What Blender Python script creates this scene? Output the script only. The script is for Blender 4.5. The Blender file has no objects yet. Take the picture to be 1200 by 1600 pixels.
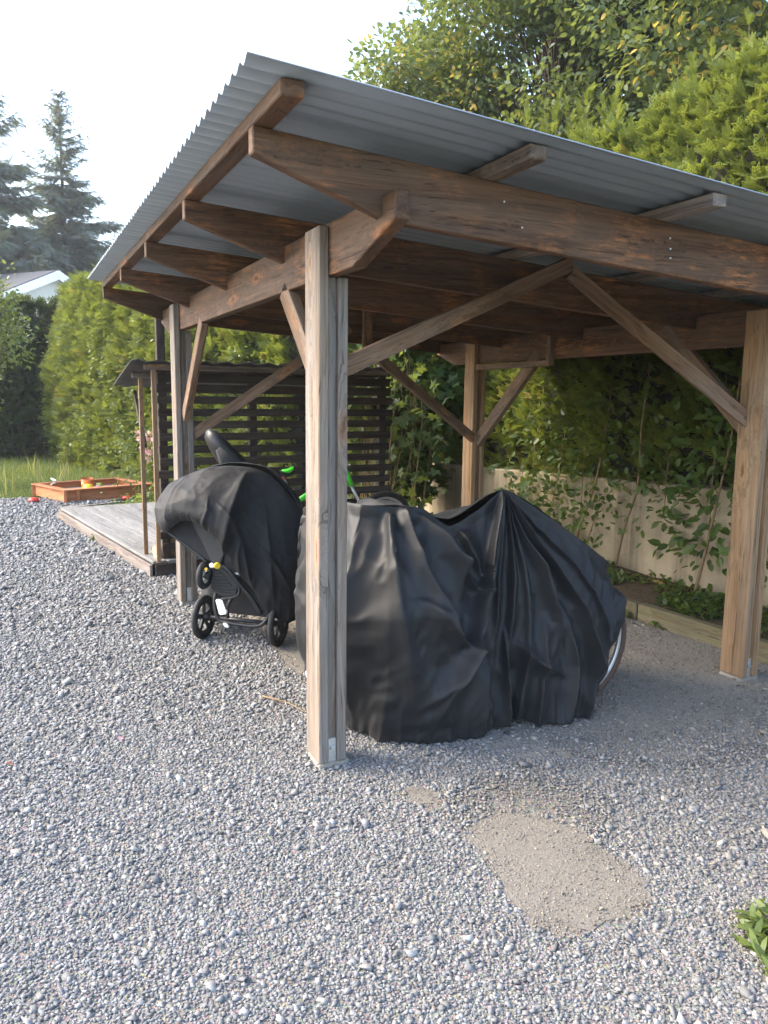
import bpy, bmesh, math, random, zlib, base64
import numpy as np
from mathutils import Vector, Matrix, Euler

# ------------------------------------------------------------------ camera, sky, sun, exposure
scene = bpy.context.scene
R = math.radians
CAM = Vector((-1.1025, -2.8922, 1.55))
YAW, PITCH, ROLL, FPX = 0.4487, 0.1448, 0.0112, 1220.8
cam_d = bpy.data.cameras.new("camera"); cam = bpy.data.objects.new("camera", cam_d)
scene.collection.objects.link(cam); scene.camera = cam
cX = Vector((math.cos(YAW), -math.sin(YAW), 0)); cY = Vector((math.sin(YAW), math.cos(YAW), 0)); cZ = Vector((0, 0, 1))
cF = cY*math.cos(PITCH) - cZ*math.sin(PITCH); cU0 = cY*math.sin(PITCH) + cZ*math.cos(PITCH)
cR = cX*math.cos(ROLL) + cU0*math.sin(ROLL); cU = -cX*math.sin(ROLL) + cU0*math.cos(ROLL)
cam.matrix_world = Matrix(((cR.x, cU.x, -cF.x, CAM.x), (cR.y, cU.y, -cF.y, CAM.y), (cR.z, cU.z, -cF.z, CAM.z), (0, 0, 0, 1)))
cam_d.sensor_fit = 'VERTICAL'; cam_d.sensor_height = 36.0; cam_d.lens = 36.0*FPX/1600.0
cam_d.clip_start = 0.05; cam_d.clip_end = 2000

SUN_EL, SUN_AZ = R(40), R(-58)          # azimuth measured from +Y towards +X
sun_dir = Vector((math.sin(SUN_AZ)*math.cos(SUN_EL), math.cos(SUN_AZ)*math.cos(SUN_EL), math.sin(SUN_EL)))
world = bpy.data.worlds.new("World"); scene.world = world; world.use_nodes = True
wn = world.node_tree.nodes; wl = world.node_tree.links
bgn = wn["Background"]
sky = wn.new("ShaderNodeTexSky"); sky.sky_type = 'NISHITA'; sky.sun_disc = False
sky.sun_elevation = SUN_EL; sky.sun_rotation = SUN_AZ; sky.altitude = 0
sky.air_density = 1.0; sky.dust_density = 2.5; sky.ozone_density = 1.0
wl.new(sky.outputs[0], bgn.inputs[0]); bgn.inputs[1].default_value = 0.15
sun_d = bpy.data.lights.new("sun", 'SUN'); sun_d.energy = 0.9; sun_d.angle = R(32); sun_d.color = (1, .89, .70)
sun = bpy.data.objects.new("sun", sun_d); scene.collection.objects.link(sun)
sun.rotation_euler = sun_dir.to_track_quat('Z', 'Y').to_euler(); sun.location = (-6, 6, 8)
scene.view_settings.view_transform = 'Standard'; scene.view_settings.look = 'None'
scene.view_settings.gamma = 1; scene.view_settings.use_curve_mapping = False
scene.view_settings.exposure = 2.5
scene.cycles.max_bounces = 6; scene.cycles.transparent_max_bounces = 8

# ------------------------------------------------------------------ helpers
COL = scene.collection
WM = {}
rnd = random.Random(7); nrng = np.random.default_rng(11)

def put(o, parent=None, M=None):
    """link o; M is its world matrix"""
    COL.objects.link(o)
    M = Matrix.Identity(4) if M is None else M
    WM[o.name] = M.copy()
    if parent is not None:
        o.parent = parent; o.matrix_basis = WM[parent.name].inverted() @ M
    else:
        o.matrix_basis = M
    return o
def tag(o, label=None, cat=None, group=None, kind=None):
    if label: o["label"] = label
    if cat: o["category"] = cat
    if group: o["group"] = group
    if kind: o["kind"] = kind
    return o
def thing(name, loc, label, cat, group=None, rz=0):
    o = bpy.data.objects.new(name, None); o.empty_display_size = .1
    put(o, None, Matrix.Translation(Vector(loc)) @ Matrix.Rotation(rz, 4, 'Z'))
    return tag(o, label, cat, group)
def mesh_obj(name, verts, faces, mat, parent=None, M=None, smooth=False, mats=None, fmat=None):
    me = bpy.data.meshes.new(name)
    me.from_pydata([tuple(v) for v in verts], [], [tuple(f) for f in faces])
    for m in (mats or [mat]): me.materials.append(m)
    if fmat is not None: me.polygons.foreach_set("material_index", fmat)
    if smooth: me.polygons.foreach_set("use_smooth", [True]*len(me.polygons))
    me.update()
    return put(bpy.data.objects.new(name, me), parent, M)
def big_mesh(name, V, F, mat, parent=None, M=None, smooth=False, attr=None, attr2=None):
    """V (n,3), F (m,k) numpy arrays, optional per-vertex float attribute(s)"""
    V = np.ascontiguousarray(V, np.float32); F = np.ascontiguousarray(F, np.int32)
    me = bpy.data.meshes.new(name); k = F.shape[1]
    me.vertices.add(len(V)); me.vertices.foreach_set("co", V.ravel())
    me.loops.add(F.size); me.loops.foreach_set("vertex_index", F.ravel())
    me.polygons.add(len(F)); me.polygons.foreach_set("loop_start", np.arange(0, F.size, k, dtype=np.int32))
    me.polygons.foreach_set("loop_total", np.full(len(F), k, np.int32))
    if smooth: me.polygons.foreach_set("use_smooth", np.ones(len(F), bool))
    me.update(calc_edges=True)
    for nm, a in (("tint", attr), ("tone", attr2)):
        if a is not None:
            at = me.attributes.new(nm, 'FLOAT', 'POINT'); at.data.foreach_set("value", np.ascontiguousarray(a, np.float32))
    me.materials.append(mat)
    return put(bpy.data.objects.new(name, me), parent, M)
def bm_obj(name, bm, mat, parent=None, M=None, smooth=False):
    me = bpy.data.meshes.new(name); bm.to_mesh(me); bm.free()
    me.materials.append(mat)
    if smooth: me.polygons.foreach_set("use_smooth", [True]*len(me.polygons))
    return put(bpy.data.objects.new(name, me), parent, M)
def frame(A, B, up=(0, 0, 1)):
    A = Vector(A); B = Vector(B); x = (B-A).normalized(); up = Vector(up)
    if abs(x.dot(up)) > .98: up = Vector((0, 1, 0))
    y = up.cross(x).normalized(); z = x.cross(y)
    M = Matrix(((x.x, y.x, z.x, A.x), (x.y, y.y, z.y, A.y), (x.z, y.z, z.z, A.z), (0, 0, 0, 1)))
    return M, (B-A).length
def box_bm(x0, x1, y0, y1, z0, z1, bev=.003, seg=1):
    bm = bmesh.new()
    v = [bm.verts.new((x, y, z)) for x in (x0, x1) for y in (y0, y1) for z in (z0, z1)]
    for f in ((0, 1, 3, 2), (4, 6, 7, 5), (0, 4, 5, 1), (2, 3, 7, 6), (0, 2, 6, 4), (1, 5, 7, 3)):
        bm.faces.new([v[i] for i in f])
    bmesh.ops.recalc_face_normals(bm, faces=bm.faces)
    if bev > 0: bmesh.ops.bevel(bm, geom=list(bm.edges), offset=bev, segments=seg, affect='EDGES', profile=.6)
    return bm
def timber(name, A, B, w, h, mat, parent=None, up=(0, 0, 1), bev=.004, cut=None):
    """squared timber from A to B (centre line); w sideways, h along up. cut = (mA, mB) slant of the ends: dx per unit z"""
    M, L = frame(A, B, up)
    bm = box_bm(0, L, -w/2, w/2, -h/2, h/2, 0)
    if cut:
        for v in bm.verts:
            if v.co.x < 1e-6: v.co.x += cut[0]*v.co.z
            else: v.co.x += cut[1]*v.co.z
    bmesh.ops.bevel(bm, geom=list(bm.edges), offset=bev, segments=1, affect='EDGES')
    return bm_obj(name, bm, mat, parent, M)
def prism_bm(poly, d0, d1, bev=.004):
    """polygon in local XZ extruded along Y from d0 to d1"""
    bm = bmesh.new()
    a = [bm.verts.new((x, d0, z)) for x, z in poly]; b = [bm.verts.new((x, d1, z)) for x, z in poly]
    n = len(poly); bm.faces.new(a); bm.faces.new(b[::-1])
    for i in range(n): bm.faces.new((a[i], b[i], b[(i+1) % n], a[(i+1) % n]))
    bmesh.ops.recalc_face_normals(bm, faces=bm.faces)
    if bev: bmesh.ops.bevel(bm, geom=list(bm.edges), offset=bev, segments=1, affect='EDGES')
    return bm
def tube_bm(pts, rad, n=8, bm=None, closed=False, cap=True):
    bm = bm or bmesh.new(); pts = [Vector(p) for p in pts]; rings = []
    N = len(pts)
    if not isinstance(rad, (list, tuple)): rad = [rad]*N
    prev = None
    for i, p in enumerate(pts):
        if closed: t = (pts[(i+1) % N]-pts[i-1])
        else: t = pts[min(i+1, N-1)]-pts[max(i-1, 0)]
        t.normalize()
        if prev is None:
            a = Vector((0, 0, 1)) if abs(t.z) < .9 else Vector((1, 0, 0))
            u = t.cross(a).normalized()
        else:
            u = (prev - t*prev.dot(t)).normalized()
        prev = u; w = t.cross(u)
        rings.append([bm.verts.new(p + (u*math.cos(k*2*math.pi/n)+w*math.sin(k*2*math.pi/n))*rad[i]) for k in range(n)])
    for i in range(N if closed else N-1):
        a, b = rings[i], rings[(i+1) % N]
        for k in range(n): bm.faces.new((a[k], a[(k+1) % n], b[(k+1) % n], b[k]))
    if cap and not closed:
        bm.faces.new(rings[0][::-1]); bm.faces.new(rings[-1])
    return bm
def tube(name, pts, rad, mat, parent=None, n=8, closed=False, M=None):
    if M is None: M = WM[parent.name] if parent is not None else Matrix.Identity(4)
    Mi = M.inverted(); return bm_obj(name, tube_bm([Mi @ Vector(p) for p in pts], rad, n, None, closed), mat, parent, M, True)
def smooth_path(pts, k=6):
    pts = [Vector(p) for p in pts]; out = []
    for i in range(len(pts)-1):
        p0 = pts[max(i-1, 0)]; p1 = pts[i]; p2 = pts[i+1]; p3 = pts[min(i+2, len(pts)-1)]
        for j in range(k):
            t = j/k
            out.append(.5*((2*p1)+(p2-p0)*t+(2*p0-5*p1+4*p2-p3)*t*t+(3*p1-p0-3*p2+p3)*t**3))
    return out+[pts[-1]]

# ------------------------------------------------------------------ materials
class NT:
    def __init__(self, name):
        self.m = bpy.data.materials.new(name); self.m.use_nodes = True
        self.n = self.m.node_tree.nodes; self.l = self.m.node_tree.links
        self.b = self.n["Principled BSDF"]; self.out = self.n["Material Output"]
    def N(self, t, **k):
        nd = self.n.new(t)
        for a, v in k.items():
            if a == 'I':
                for key, val in v.items():
                    if hasattr(val, 'is_output'): self.l.new(val, nd.inputs[key])
                    else: nd.inputs[key].default_value = val
            else: setattr(nd, a, v)
        return nd
    def math(self, op, a, b=0., clamp=False):
        nd = self.N("ShaderNodeMath", operation=op, use_clamp=clamp)
        for i, v in enumerate((a, b)):
            if hasattr(v, 'is_output'): self.l.new(v, nd.inputs[i])
            else: nd.inputs[i].default_value = v
        return nd.outputs[0]
    def mix(self, fac, a, b, mode='MIX'):
        nd = self.N("ShaderNodeMix", data_type='RGBA', blend_type=mode)
        for i, v in ((0, fac), (6, a), (7, b)):
            if hasattr(v, 'is_output'): self.l.new(v, nd.inputs[i])
            elif i == 0: nd.inputs[0].default_value = v
            else: nd.inputs[i].default_value = (*v, 1) if len(v) == 3 else v
        return nd.outputs[2]
    def ramp(self, fac, stops, interp='LINEAR'):
        nd = self.N("ShaderNodeValToRGB"); e = nd.color_ramp; e.interpolation = interp
        while len(e.elements) < len(stops): e.elements.new(.5)
        for el, (p, c) in zip(e.elements, stops):
            el.position = p; el.color = (*c, 1) if len(c) == 3 else c
        self.l.new(fac, nd.inputs[0]); return nd.outputs[0]
    def noise(self, vec, scale, detail=4, rough=.55, dist=0.):
        nd = self.N("ShaderNodeTexNoise", I={'Scale': scale, 'Detail': detail, 'Roughness': rough, 'Distortion': dist})
        self.l.new(vec, nd.inputs['Vector']); return nd.outputs['Fac']
    def bump(self, h, strength=.4, dist=.01):
        nd = self.N("ShaderNodeBump", I={'Strength': strength, 'Distance': dist}); self.l.new(h, nd.inputs['Height'])
        self.l.new(nd.outputs[0], self.b.inputs['Normal']); return nd
    def set(self, **k):
        for a, v in k.items():
            a = a.replace('_', ' ')
            if hasattr(v, 'is_output'): self.l.new(v, self.b.inputs[a])
            else: self.b.inputs[a].default_value = (*v, 1) if isinstance(v, tuple) and len(v) == 3 else v
        return self
def g(v): return (v, v, v)
def plain(name, col, rough=.5, metal=0., var=.15, scale=30, bump=.1, **k):
    t = NT(name); tc = t.N("ShaderNodeTexCoord").outputs['Object']
    n = t.noise(tc, scale, 4, .6)
    c = t.mix(n, tuple(x*(1-var) for x in col), tuple(min(1, x*(1+var)) for x in col))
    t.set(Base_Color=c, Roughness=rough, Metallic=metal, **k)
    if bump: t.bump(n, bump, .004)
    return t.m
def wood(name, dark, mid, light, knot=(.10, .04, .02), halo=None, grey=None, greyamt=0., rough=.78, knots=1., stain=0.):
    """grain runs along local X"""
    t = NT(name); tc = t.N("ShaderNodeTexCoord").outputs['Object']
    rn = t.N("ShaderNodeObjectInfo").outputs['Random']
    off = t.N("ShaderNodeCombineXYZ", I={0: t.math('MULTIPLY', rn, 37.), 1: t.math('MULTIPLY', rn, 11.), 2: t.math('MULTIPLY', rn, 19.)}).outputs[0]
    p = t.N("ShaderNodeVectorMath", operation='ADD'); t.l.new(tc, p.inputs[0]); t.l.new(off, p.inputs[1]); p = p.outputs[0]
    # knots: voronoi in stretched space, warps the grain
    mk = t.N("ShaderNodeMapping"); t.l.new(p, mk.inputs[0]); mk.inputs['Scale'].default_value = (1.7, 7, 7)
    vo = t.N("ShaderNodeTexVoronoi", feature='F1', I={'Scale': 1.0, 'Randomness': 1.0}); t.l.new(mk.outputs[0], vo.inputs['Vector'])
    kd = vo.outputs['Distance']
    kd = t.math('ADD', kd, t.math('MULTIPLY', t.math('SUBTRACT', t.noise(p, 22, 3, .6), .5), .22)); kn = t.ramp(kd, [(.03, g(1)), (.10, g(0))]); kh = t.ramp(kd, [(.08, g(1)), (.42, g(0))])
    wa = t.noise(p, 1.6, 2, .5)
    m1 = t.N("ShaderNodeMapping"); t.l.new(p, m1.inputs[0]); m1.inputs['Scale'].default_value = (.55, 26, 26)
    gv = t.N("ShaderNodeVectorMath", operation='ADD'); t.l.new(m1.outputs[0], gv.inputs[0])
    wv = t.N("ShaderNodeCombineXYZ", I={0: 0., 1: t.math('ADD', t.math('MULTIPLY', kh, 2.2), t.math('MULTIPLY', wa, 3.)), 2: t.math('MULTIPLY', wa, 2.)}).outputs[0]
    t.l.new(wv, gv.inputs[1]); gv = gv.outputs[0]
    g1 = t.noise(gv, 1.0, 3, .6); g2 = t.noise(gv, 4.2, 3, .65)
    gr = t.math('ADD', t.math('MULTIPLY', g1, .62), t.math('MULTIPLY', g2, .42))
    c = t.ramp(gr, [(.30, dark), (.50, mid), (.72, light)])
    if stain:   # blotchy patches where the stain has worn through
        bl = t.ramp(t.noise(p, 3.1, 5, .7), [(.48, g(0)), (.66, g(1))])
        m2 = t.N("ShaderNodeMapping"); t.l.new(p, m2.inputs[0]); m2.inputs['Scale'].default_value = (6, 40, 40)
        bl = t.math('MULTIPLY', bl, t.ramp(t.noise(m2.outputs[0], 1.4, 4, .7), [(.45, g(0)), (.68, g(1))]))
        c = t.mix(t.math('MULTIPLY', bl, stain), c, halo)
    if grey:
        m3 = t.N("ShaderNodeMapping"); t.l.new(p, m3.inputs[0]); m3.inputs['Scale'].default_value = (.8, 9, 9)
        gf = t.ramp(t.noise(m3.outputs[0], 1.2, 4, .6), [(.5-.35*greyamt, g(0)), (.85-.35*greyamt, g(1))])
        gg = t.ramp(gr, [(.3, tuple(x*.45 for x in grey)), (.55, grey), (.8, tuple(min(1, x*1.45) for x in grey))])
        c = t.mix(t.math('MULTIPLY', gf, min(1, greyamt*1.6)), c, gg)
    if knots:
        if halo: c = t.mix(t.math('MULTIPLY', t.ramp(kd, [(.04, g(1)), (.22, g(0))]), .6*knots), c, halo)
        c = t.mix(t.math('MULTIPLY', kn, .85*knots), c, knot)
    # fine checks
    m4 = t.N("ShaderNodeMapping"); t.l.new(gv, m4.inputs[0]); m4.inputs['Scale'].default_value = (1.3, 1.8, 1.8)
    ck = t.ramp(t.noise(m4.outputs[0], 2.2, 2, .5), [(.62, g(0)), (.70, g(1))])
    c = t.mix(t.math('MULTIPLY', ck, .55), c, tuple(x*.35 for x in dark))
    tv = t.math('ADD', t.math('MULTIPLY', rn, .35), .82)
    c = t.mix(1., c, t.N("ShaderNodeCombineColor", I={0: tv, 1: tv, 2: tv}).outputs[0], 'MULTIPLY')
    t.set(Base_Color=c, Roughness=rough, Specular_IOR_Level=.25)
    t.bump(t.math('SUBTRACT', gr, t.math('MULTIPLY', ck, .8)), .55, .006)
    return t.m
def leaf_mat(name, c0, c1, c2=None, rough=.5, trans=.35, spec=.35, single=False):
    """colour by 'tint' attribute: c0..c1, above .93 c2"""
    t = NT(name); a = t.N("ShaderNodeObjectInfo").outputs['Random'] if single else t.N("ShaderNodeAttribute", attribute_name="tint").outputs['Fac']
    st = [(0, c0), (.9, c1)] + ([(.94, c2), (1., c2)] if c2 else [])
    c = t.ramp(a, st); t.set(Base_Color=c, Roughness=rough, Specular_IOR_Level=spec)
    tr = t.N("ShaderNodeBsdfTranslucent"); t.l.new(t.mix(.35, c, (.55, .62, .08), 'MIX'), tr.inputs[0])
    mx = t.N("ShaderNodeMixShader"); mx.inputs[0].default_value = trans
    t.l.new(t.b.outputs[0], mx.inputs[1]); t.l.new(tr.outputs[0], mx.inputs[2]); t.l.new(mx.outputs[0], t.out.inputs[0])
    return t.m
M = {}
M['beam'] = wood('stained_beam', (.024, .0120, .0065), (.074, .036, .0175), (.150, .076, .036), (.045, .02, .01), (.42, .16, .05), (.11, .085, .066), .35, .7, .9, .9)
M['post'] = wood('weathered_post', (.070, .047, .031), (.165, .117, .080), (.27, .20, .142), (.07, .035, .02), (.34, .18, .08), (.20, .182, .163), .62, .85, .8)
M['postw'] = wood('warm_post', (.12, .070, .034), (.26, .158, .082), (.38, .25, .14), (.10, .045, .02), (.38, .20, .08), (.25, .205, .16), .32, .85, .9)
M['brace'] = wood('brace_timber', (.055, .030, .016), (.14, .080, .045), (.24, .15, .090), (.07, .03, .015), (.40, .18, .07), (.22, .18, .15), .4, .8, .8)
M['purlin'] = wood('purlin_timber', (.035, .024, .017), (.095, .064, .042), (.20, .14, .09), (.10, .045, .02), (.45, .24, .1), (.25, .22, .2), .6, .85, .8)
M['fence'] = wood('dark_fence_board', (.012, .008, .006), (.030, .020, .015), (.058, .042, .033), (.01, .006, .005), None, (.075, .066, .06), .35, .8, .4)
M['deck'] = wood('silver_grey_deck', (.06, .055, .047), (.145, .138, .124), (.235, .224, .205), (.05, .04, .03), None, (.20, .196, .186), .8, .85, .5)
M['sleeper'] = wood('edging_timber', (.06, .05, .024), (.135, .112, .056), (.22, .19, .105), (.08, .05, .02), None, (.15, .135, .095), .4, .85, .5)
M['sandbox'] = wood('orange_stained_board', (.28, .095, .038), (.42, .155, .065), (.52, .22, .10), (.2, .06, .02), None, None, 0, .7, .5)
M['log'] = wood('split_log', (.30, .19, .10), (.50, .35, .2), (.65, .48, .3), (.2, .1, .05), None, (.4, .36, .3), .4, .85, .4)
# more materials
def m_galv():
    t = NT('galvanised_sheet'); tc = t.N("ShaderNodeTexCoord").outputs['Object']
    mp = t.N("ShaderNodeMapping"); t.l.new(tc, mp.inputs[0]); mp.inputs['Scale'].default_value = (.5, 6, 6)
    n = t.noise(mp.outputs[0], 2., 5, .65); n2 = t.noise(tc, 14, 4, .6)
    c = t.mix(n, (.17, .205, .24), (.28, .32, .36)); c = t.mix(t.math('MULTIPLY', n2, .25), c, (.20, .21, .20))
    t.set(Base_Color=c, Metallic=.35, Roughness=t.ramp(n2, [(.3, g(.34)), (.8, g(.55))])); t.bump(n2, .06, .003); return t.m
M['galv'] = m_galv()
M['steel'] = plain('zinc_steel', (.55, .56, .55), .45, .7, .25, 60)
M['bitumen'] = plain('dark_bitumen_roof', (.035, .032, .030), .8, 0, .4, 18, .3)
def m_concrete(name, a, b, streak=.6, scale=1.):
    t = NT(name); tc = t.N("ShaderNodeTexCoord").outputs['Object']
    n = t.noise(tc, 2.2*scale, 6, .65); n2 = t.noise(tc, 45*scale, 4, .7)
    mp = t.N("ShaderNodeMapping"); t.l.new(tc, mp.inputs[0]); mp.inputs['Scale'].default_value = (3., 3., .22)
    s = t.ramp(t.noise(mp.outputs[0], 2.4, 4, .6), [(.46, g(0)), (.66, g(1))])
    c = t.mix(n, a, b); c = t.mix(t.math('MULTIPLY', s, streak), c, tuple(x*.5 for x in a))
    mp2 = t.N("ShaderNodeMapping"); t.l.new(tc, mp2.inputs[0]); mp2.inputs['Scale'].default_value = (1, 1, 7)
    bd = t.noise(mp2.outputs[0], 3, 3, .6)
    bl = t.ramp(t.noise(tc, 1.3*scale, 7, .72, .4), [(.45, g(0)), (.62, g(1))]); c = t.mix(t.math('MULTIPLY', bl, .45), c, (a[0]*.62, a[1]*.66, a[2]*.66)); c = t.mix(t.math('MULTIPLY', bd, .12), c, tuple(min(1, x*1.25) for x in b))
    t.set(Base_Color=c, Roughness=.9, Specular_IOR_Level=.2)
    t.bump(t.math('ADD', n2, t.math('MULTIPLY', bd, .5)), .5, .006); return t.m
M['wall'] = m_concrete('cast_concrete_wall', (.27, .215, .14), (.45, .37, .25), .7)
M['footing'] = m_concrete('footing_concrete', (.22, .195, .16), (.36, .32, .27), .3)
def m_ground():
    t = NT('packed_gravel'); tc = t.N("ShaderNodeTexCoord").outputs['Object']
    n = t.noise(tc, 1.1, 5, .6); n2 = t.noise(tc, 160, 3, .7); n3 = t.noise(tc, 9, 5, .65)
    c = t.ramp(n2, [(.3, (.13, .12, .108)), (.5, (.25, .232, .208)), (.72, (.40, .372, .333))])
    c = t.mix(t.ramp(n3, [(.4, g(0)), (.75, g(.6))]), c, (.29, .255, .21))
    vo = t.N("ShaderNodeTexVoronoi", I={'Scale': 95.}); t.l.new(tc, vo.inputs['Vector'])
    c = t.mix(.45, c, t.mix(.55, vo.outputs['Color'], (.2, .2, .2)), 'SOFT_LIGHT')
    t.set(Base_Color=c, Roughness=.95, Specular_IOR_Level=.15)
    t.bump(t.math('ADD', n2, t.math('MULTIPLY', vo.outputs['Distance'], -1.)), .7, .008); return t.m
M['ground'] = m_ground()
def m_dirt(name, a, b, sc=30):
    t = NT(name); tc = t.N("ShaderNodeTexCoord").outputs['Object']
    n = t.noise(tc, sc, 6, .7); n2 = t.noise(tc, 4, 4, .6)
    c = t.mix(t.ramp(n, [(.3, g(0)), (.7, g(1))]), a, b); c = t.mix(t.math('MULTIPLY', n2, .5), c, tuple(x*.7 for x in a))
    t.set(Base_Color=c, Roughness=.95, Specular_IOR_Level=.1); t.bump(n, .8, .012); return t.m
M['soil'] = m_dirt('bed_soil', (.05, .036, .022), (.16, .12, .075))
M['sand'] = m_dirt('play_sand', (.42, .32, .22), (.58, .46, .33), 60)
M['turf'] = m_dirt('turf', (.045, .075, .018), (.10, .13, .035), 12)
M['slab'] = m_dirt('slab_surface', (.185, .165, .138), (.29, .262, .222), 90)
M['fines'] = m_dirt('sandy_fines', (.23, .207, .172), (.43, .385, .322), 130)

# ------------------------------------------------------------------ ground
def sheet(name, poly, z, mat, kind='structure', label=None, wob=.0, seg=.4):
    bm = bmesh.new(); pts = []
    n = len(poly)
    for i in range(n):
        a = Vector(poly[i]); b = Vector(poly[(i+1) % n]); k = max(1, int((b-a).length/seg)) if wob else 1
        for j in range(k):
            p = a.lerp(b, j/k); pts.append((p.x+rnd.uniform(-wob, wob), p.y+rnd.uniform(-wob, wob)))
    bm.faces.new([bm.verts.new((x, y, z)) for x, y in pts]); bmesh.ops.triangulate(bm, faces=bm.faces)
    o = bm_obj(name, bm, mat); return tag(o, label, None, None, kind)
sheet('ground', [(-400, -400), (400, -400), (400, 400), (-400, 400)], -.012, M['turf'])
sheet('gravel_yard', [(-9, -8), (2.95, -8), (2.95, 4.0), (-.02, 4.0), (-.1, 6), (-.45, 8.6), (.4, 9.0), (-.1, 9.6), (-.9, 10.0), (-2.6, 10.2), (-9, 9)], 0., M['ground'], wob=.05)
sheet('sandy_floor', [(.95, -.35), (1.5, -.55), (2.93, -.75), (2.86, 1.2), (2.82, 3.9), (.5, 3.9), (.42, 2.1), (.45, .6), (.7, .1)], .003, M['fines'], wob=.07, seg=.15)
bm = bmesh.new()   # planting bed, slightly mounded
nx, ny = 8, 60; gvv = {}
for i in range(nx+1):
    for j in range(ny+1):
        x = 2.96+.72*i/nx; y = -3+9.2*j/ny
        gvv[i, j] = bm.verts.new((x, y, .085+.05*math.sin(math.pi*i/nx*.8)+rnd.uniform(-.012, .012)))
for i in range(nx):
    for j in range(ny): bm.faces.new((gvv[i, j], gvv[i+1, j], gvv[i+1, j+1], gvv[i, j+1]))
tag(bm_obj('planting_bed', bm, M['soil'], smooth=True), None, None, None, 'structure')
bm = box_bm(3.88, 60, -12, 12, -.01, .72, 0); tag(bm_obj('terrace', bm, M['soil']), None, None, None, 'structure')
# sand spilled around the sandpit
sheet('sand_patch', [(-.75, 10.6), (-.45, 9.45), (.0, 9.15), (.55, 9.5), (.95, 10.2), (.6, 11.2), (-.3, 11.4)], .004, M['sand'], wob=.05, seg=.2)
# half-buried slabs
def slab(name, pts, z, label, cat='slab'):
    bm = bmesh.new(); P = []
    n = len(pts)
    for i in range(n):
        a = Vector(pts[i]); b = Vector(pts[(i+1) % n])
        for j in range(9):
            p = a.lerp(b, j/9.); P.append((p.x+rnd.uniform(-.03, .03), p.y+rnd.uniform(-.03, .03)))
    top = [bm.verts.new((x, y, z+rnd.uniform(-.001, .001))) for x, y in P]; bot = [bm.verts.new((x, y, -.06)) for x, y in P]
    bm.faces.new(top); m = len(P)
    for i in range(m): bm.faces.new((bot[i], bot[(i+1) % m], top[(i+1) % m], top[i]))
    bmesh.ops.recalc_face_normals(bm, faces=bm.faces)
    return tag(bm_obj(name, bm, M['slab']), label, cat)
SLAB1 = [(.34, -.62), (.27, -.86), (.22, -1.16), (.30, -1.24), (.46, -1.27), (.64, -1.23), (.71, -1.02), (.70, -.80), (.60, -.62), (.46, -.57)]
slab('concrete_slab', SLAB1, .0035, 'large worn concrete slab sunk flush in the gravel in front of the shelter', 'slab')
SLAB2 = [(.31, 1.75), (.30, 1.12), (.9, 1.1), (.9, 1.75)]
slab('paving_slab', SLAB2, .006, 'pale paving slab edge between the pushchair wheel and the covered bicycles', 'slab')
SLAB3 = [(.21, -.28), (.26, -.45), (.36, -.43), (.33, -.30)]
slab('concrete_slab', SLAB3, .003, 'small pale concrete patch in the gravel just right of the front post foot', 'slab')

# ------------------------------------------------------------------ the timber shelter
L1, L2 = 2.8794, 2.5125
SH = thing('timber_shelter', (0, 0, 0), 'open timber bicycle shelter with brown beams and a corrugated metal lean-to roof', 'shelter')
def rtop(x): return 2.335-.065*x
YR = [-.47+1.0034*i for i in range(5)]
for i, y in enumerate(YR):
    poly = [(-.39, rtop(-.39)), (-.39, rtop(-.39)-.079), (.06, rtop(.06)-.198), (.12, rtop(.12)-.2), (3.66, rtop(3.66)-.2), (3.66, rtop(3.66))]  # rafters run on under the roof's added right end, out of view
    o = bm_obj('rafter', prism_bm(poly, y, y+.047), M['beam'], SH)
    if i == 0:
        o["label"] = 'front rafter with orange worn knots'
        for (nx_, nz_) in ((1.31, 2.19), (1.315, 2.15), (1.318, 2.115), (.52, 2.24), (.6, 2.16)):
            nb = bmesh.new(); bmesh.ops.create_cone(nb, cap_ends=True, segments=10, radius1=.0038, radius2=.003, depth=.004)
            bm_obj('nail_head', nb, M['steel'], o, Matrix.Translation((nx_, y-.002, nz_)) @ Matrix.Rotation(R(90), 4, 'X'))
for k, dx in enumerate((0, L2)):
    dz = -.065*dx
    z0, z1 = 2.0145+dz, 2.21+dz
    # local X must run along the timber: build along Y then rotate the frame
    Mx = Matrix(((0, -1, 0, dx+.1), (1, 0, 0, 0), (0, 0, 1, 0), (0, 0, 0, 1)))
    poly = [(-.565, z1), (-.565, 2.118+dz), (-.225, z0), (3.30, z0), (3.60, 2.118+dz), (3.60, z1)]
    bm_obj('wall_plate', prism_bm(poly, 0, .055), M['beam'], SH, Mx)
for x in (-.355, .465, 1.275, 2.08, 2.75, 3.55):
    zc = rtop(x)+.0235
    timber('purlin', (x, -.73-rnd.uniform(0, .015), zc), (x, 3.585, zc), .07, .045, M['beam'] if x < 0 else M['purlin'], SH)
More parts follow.
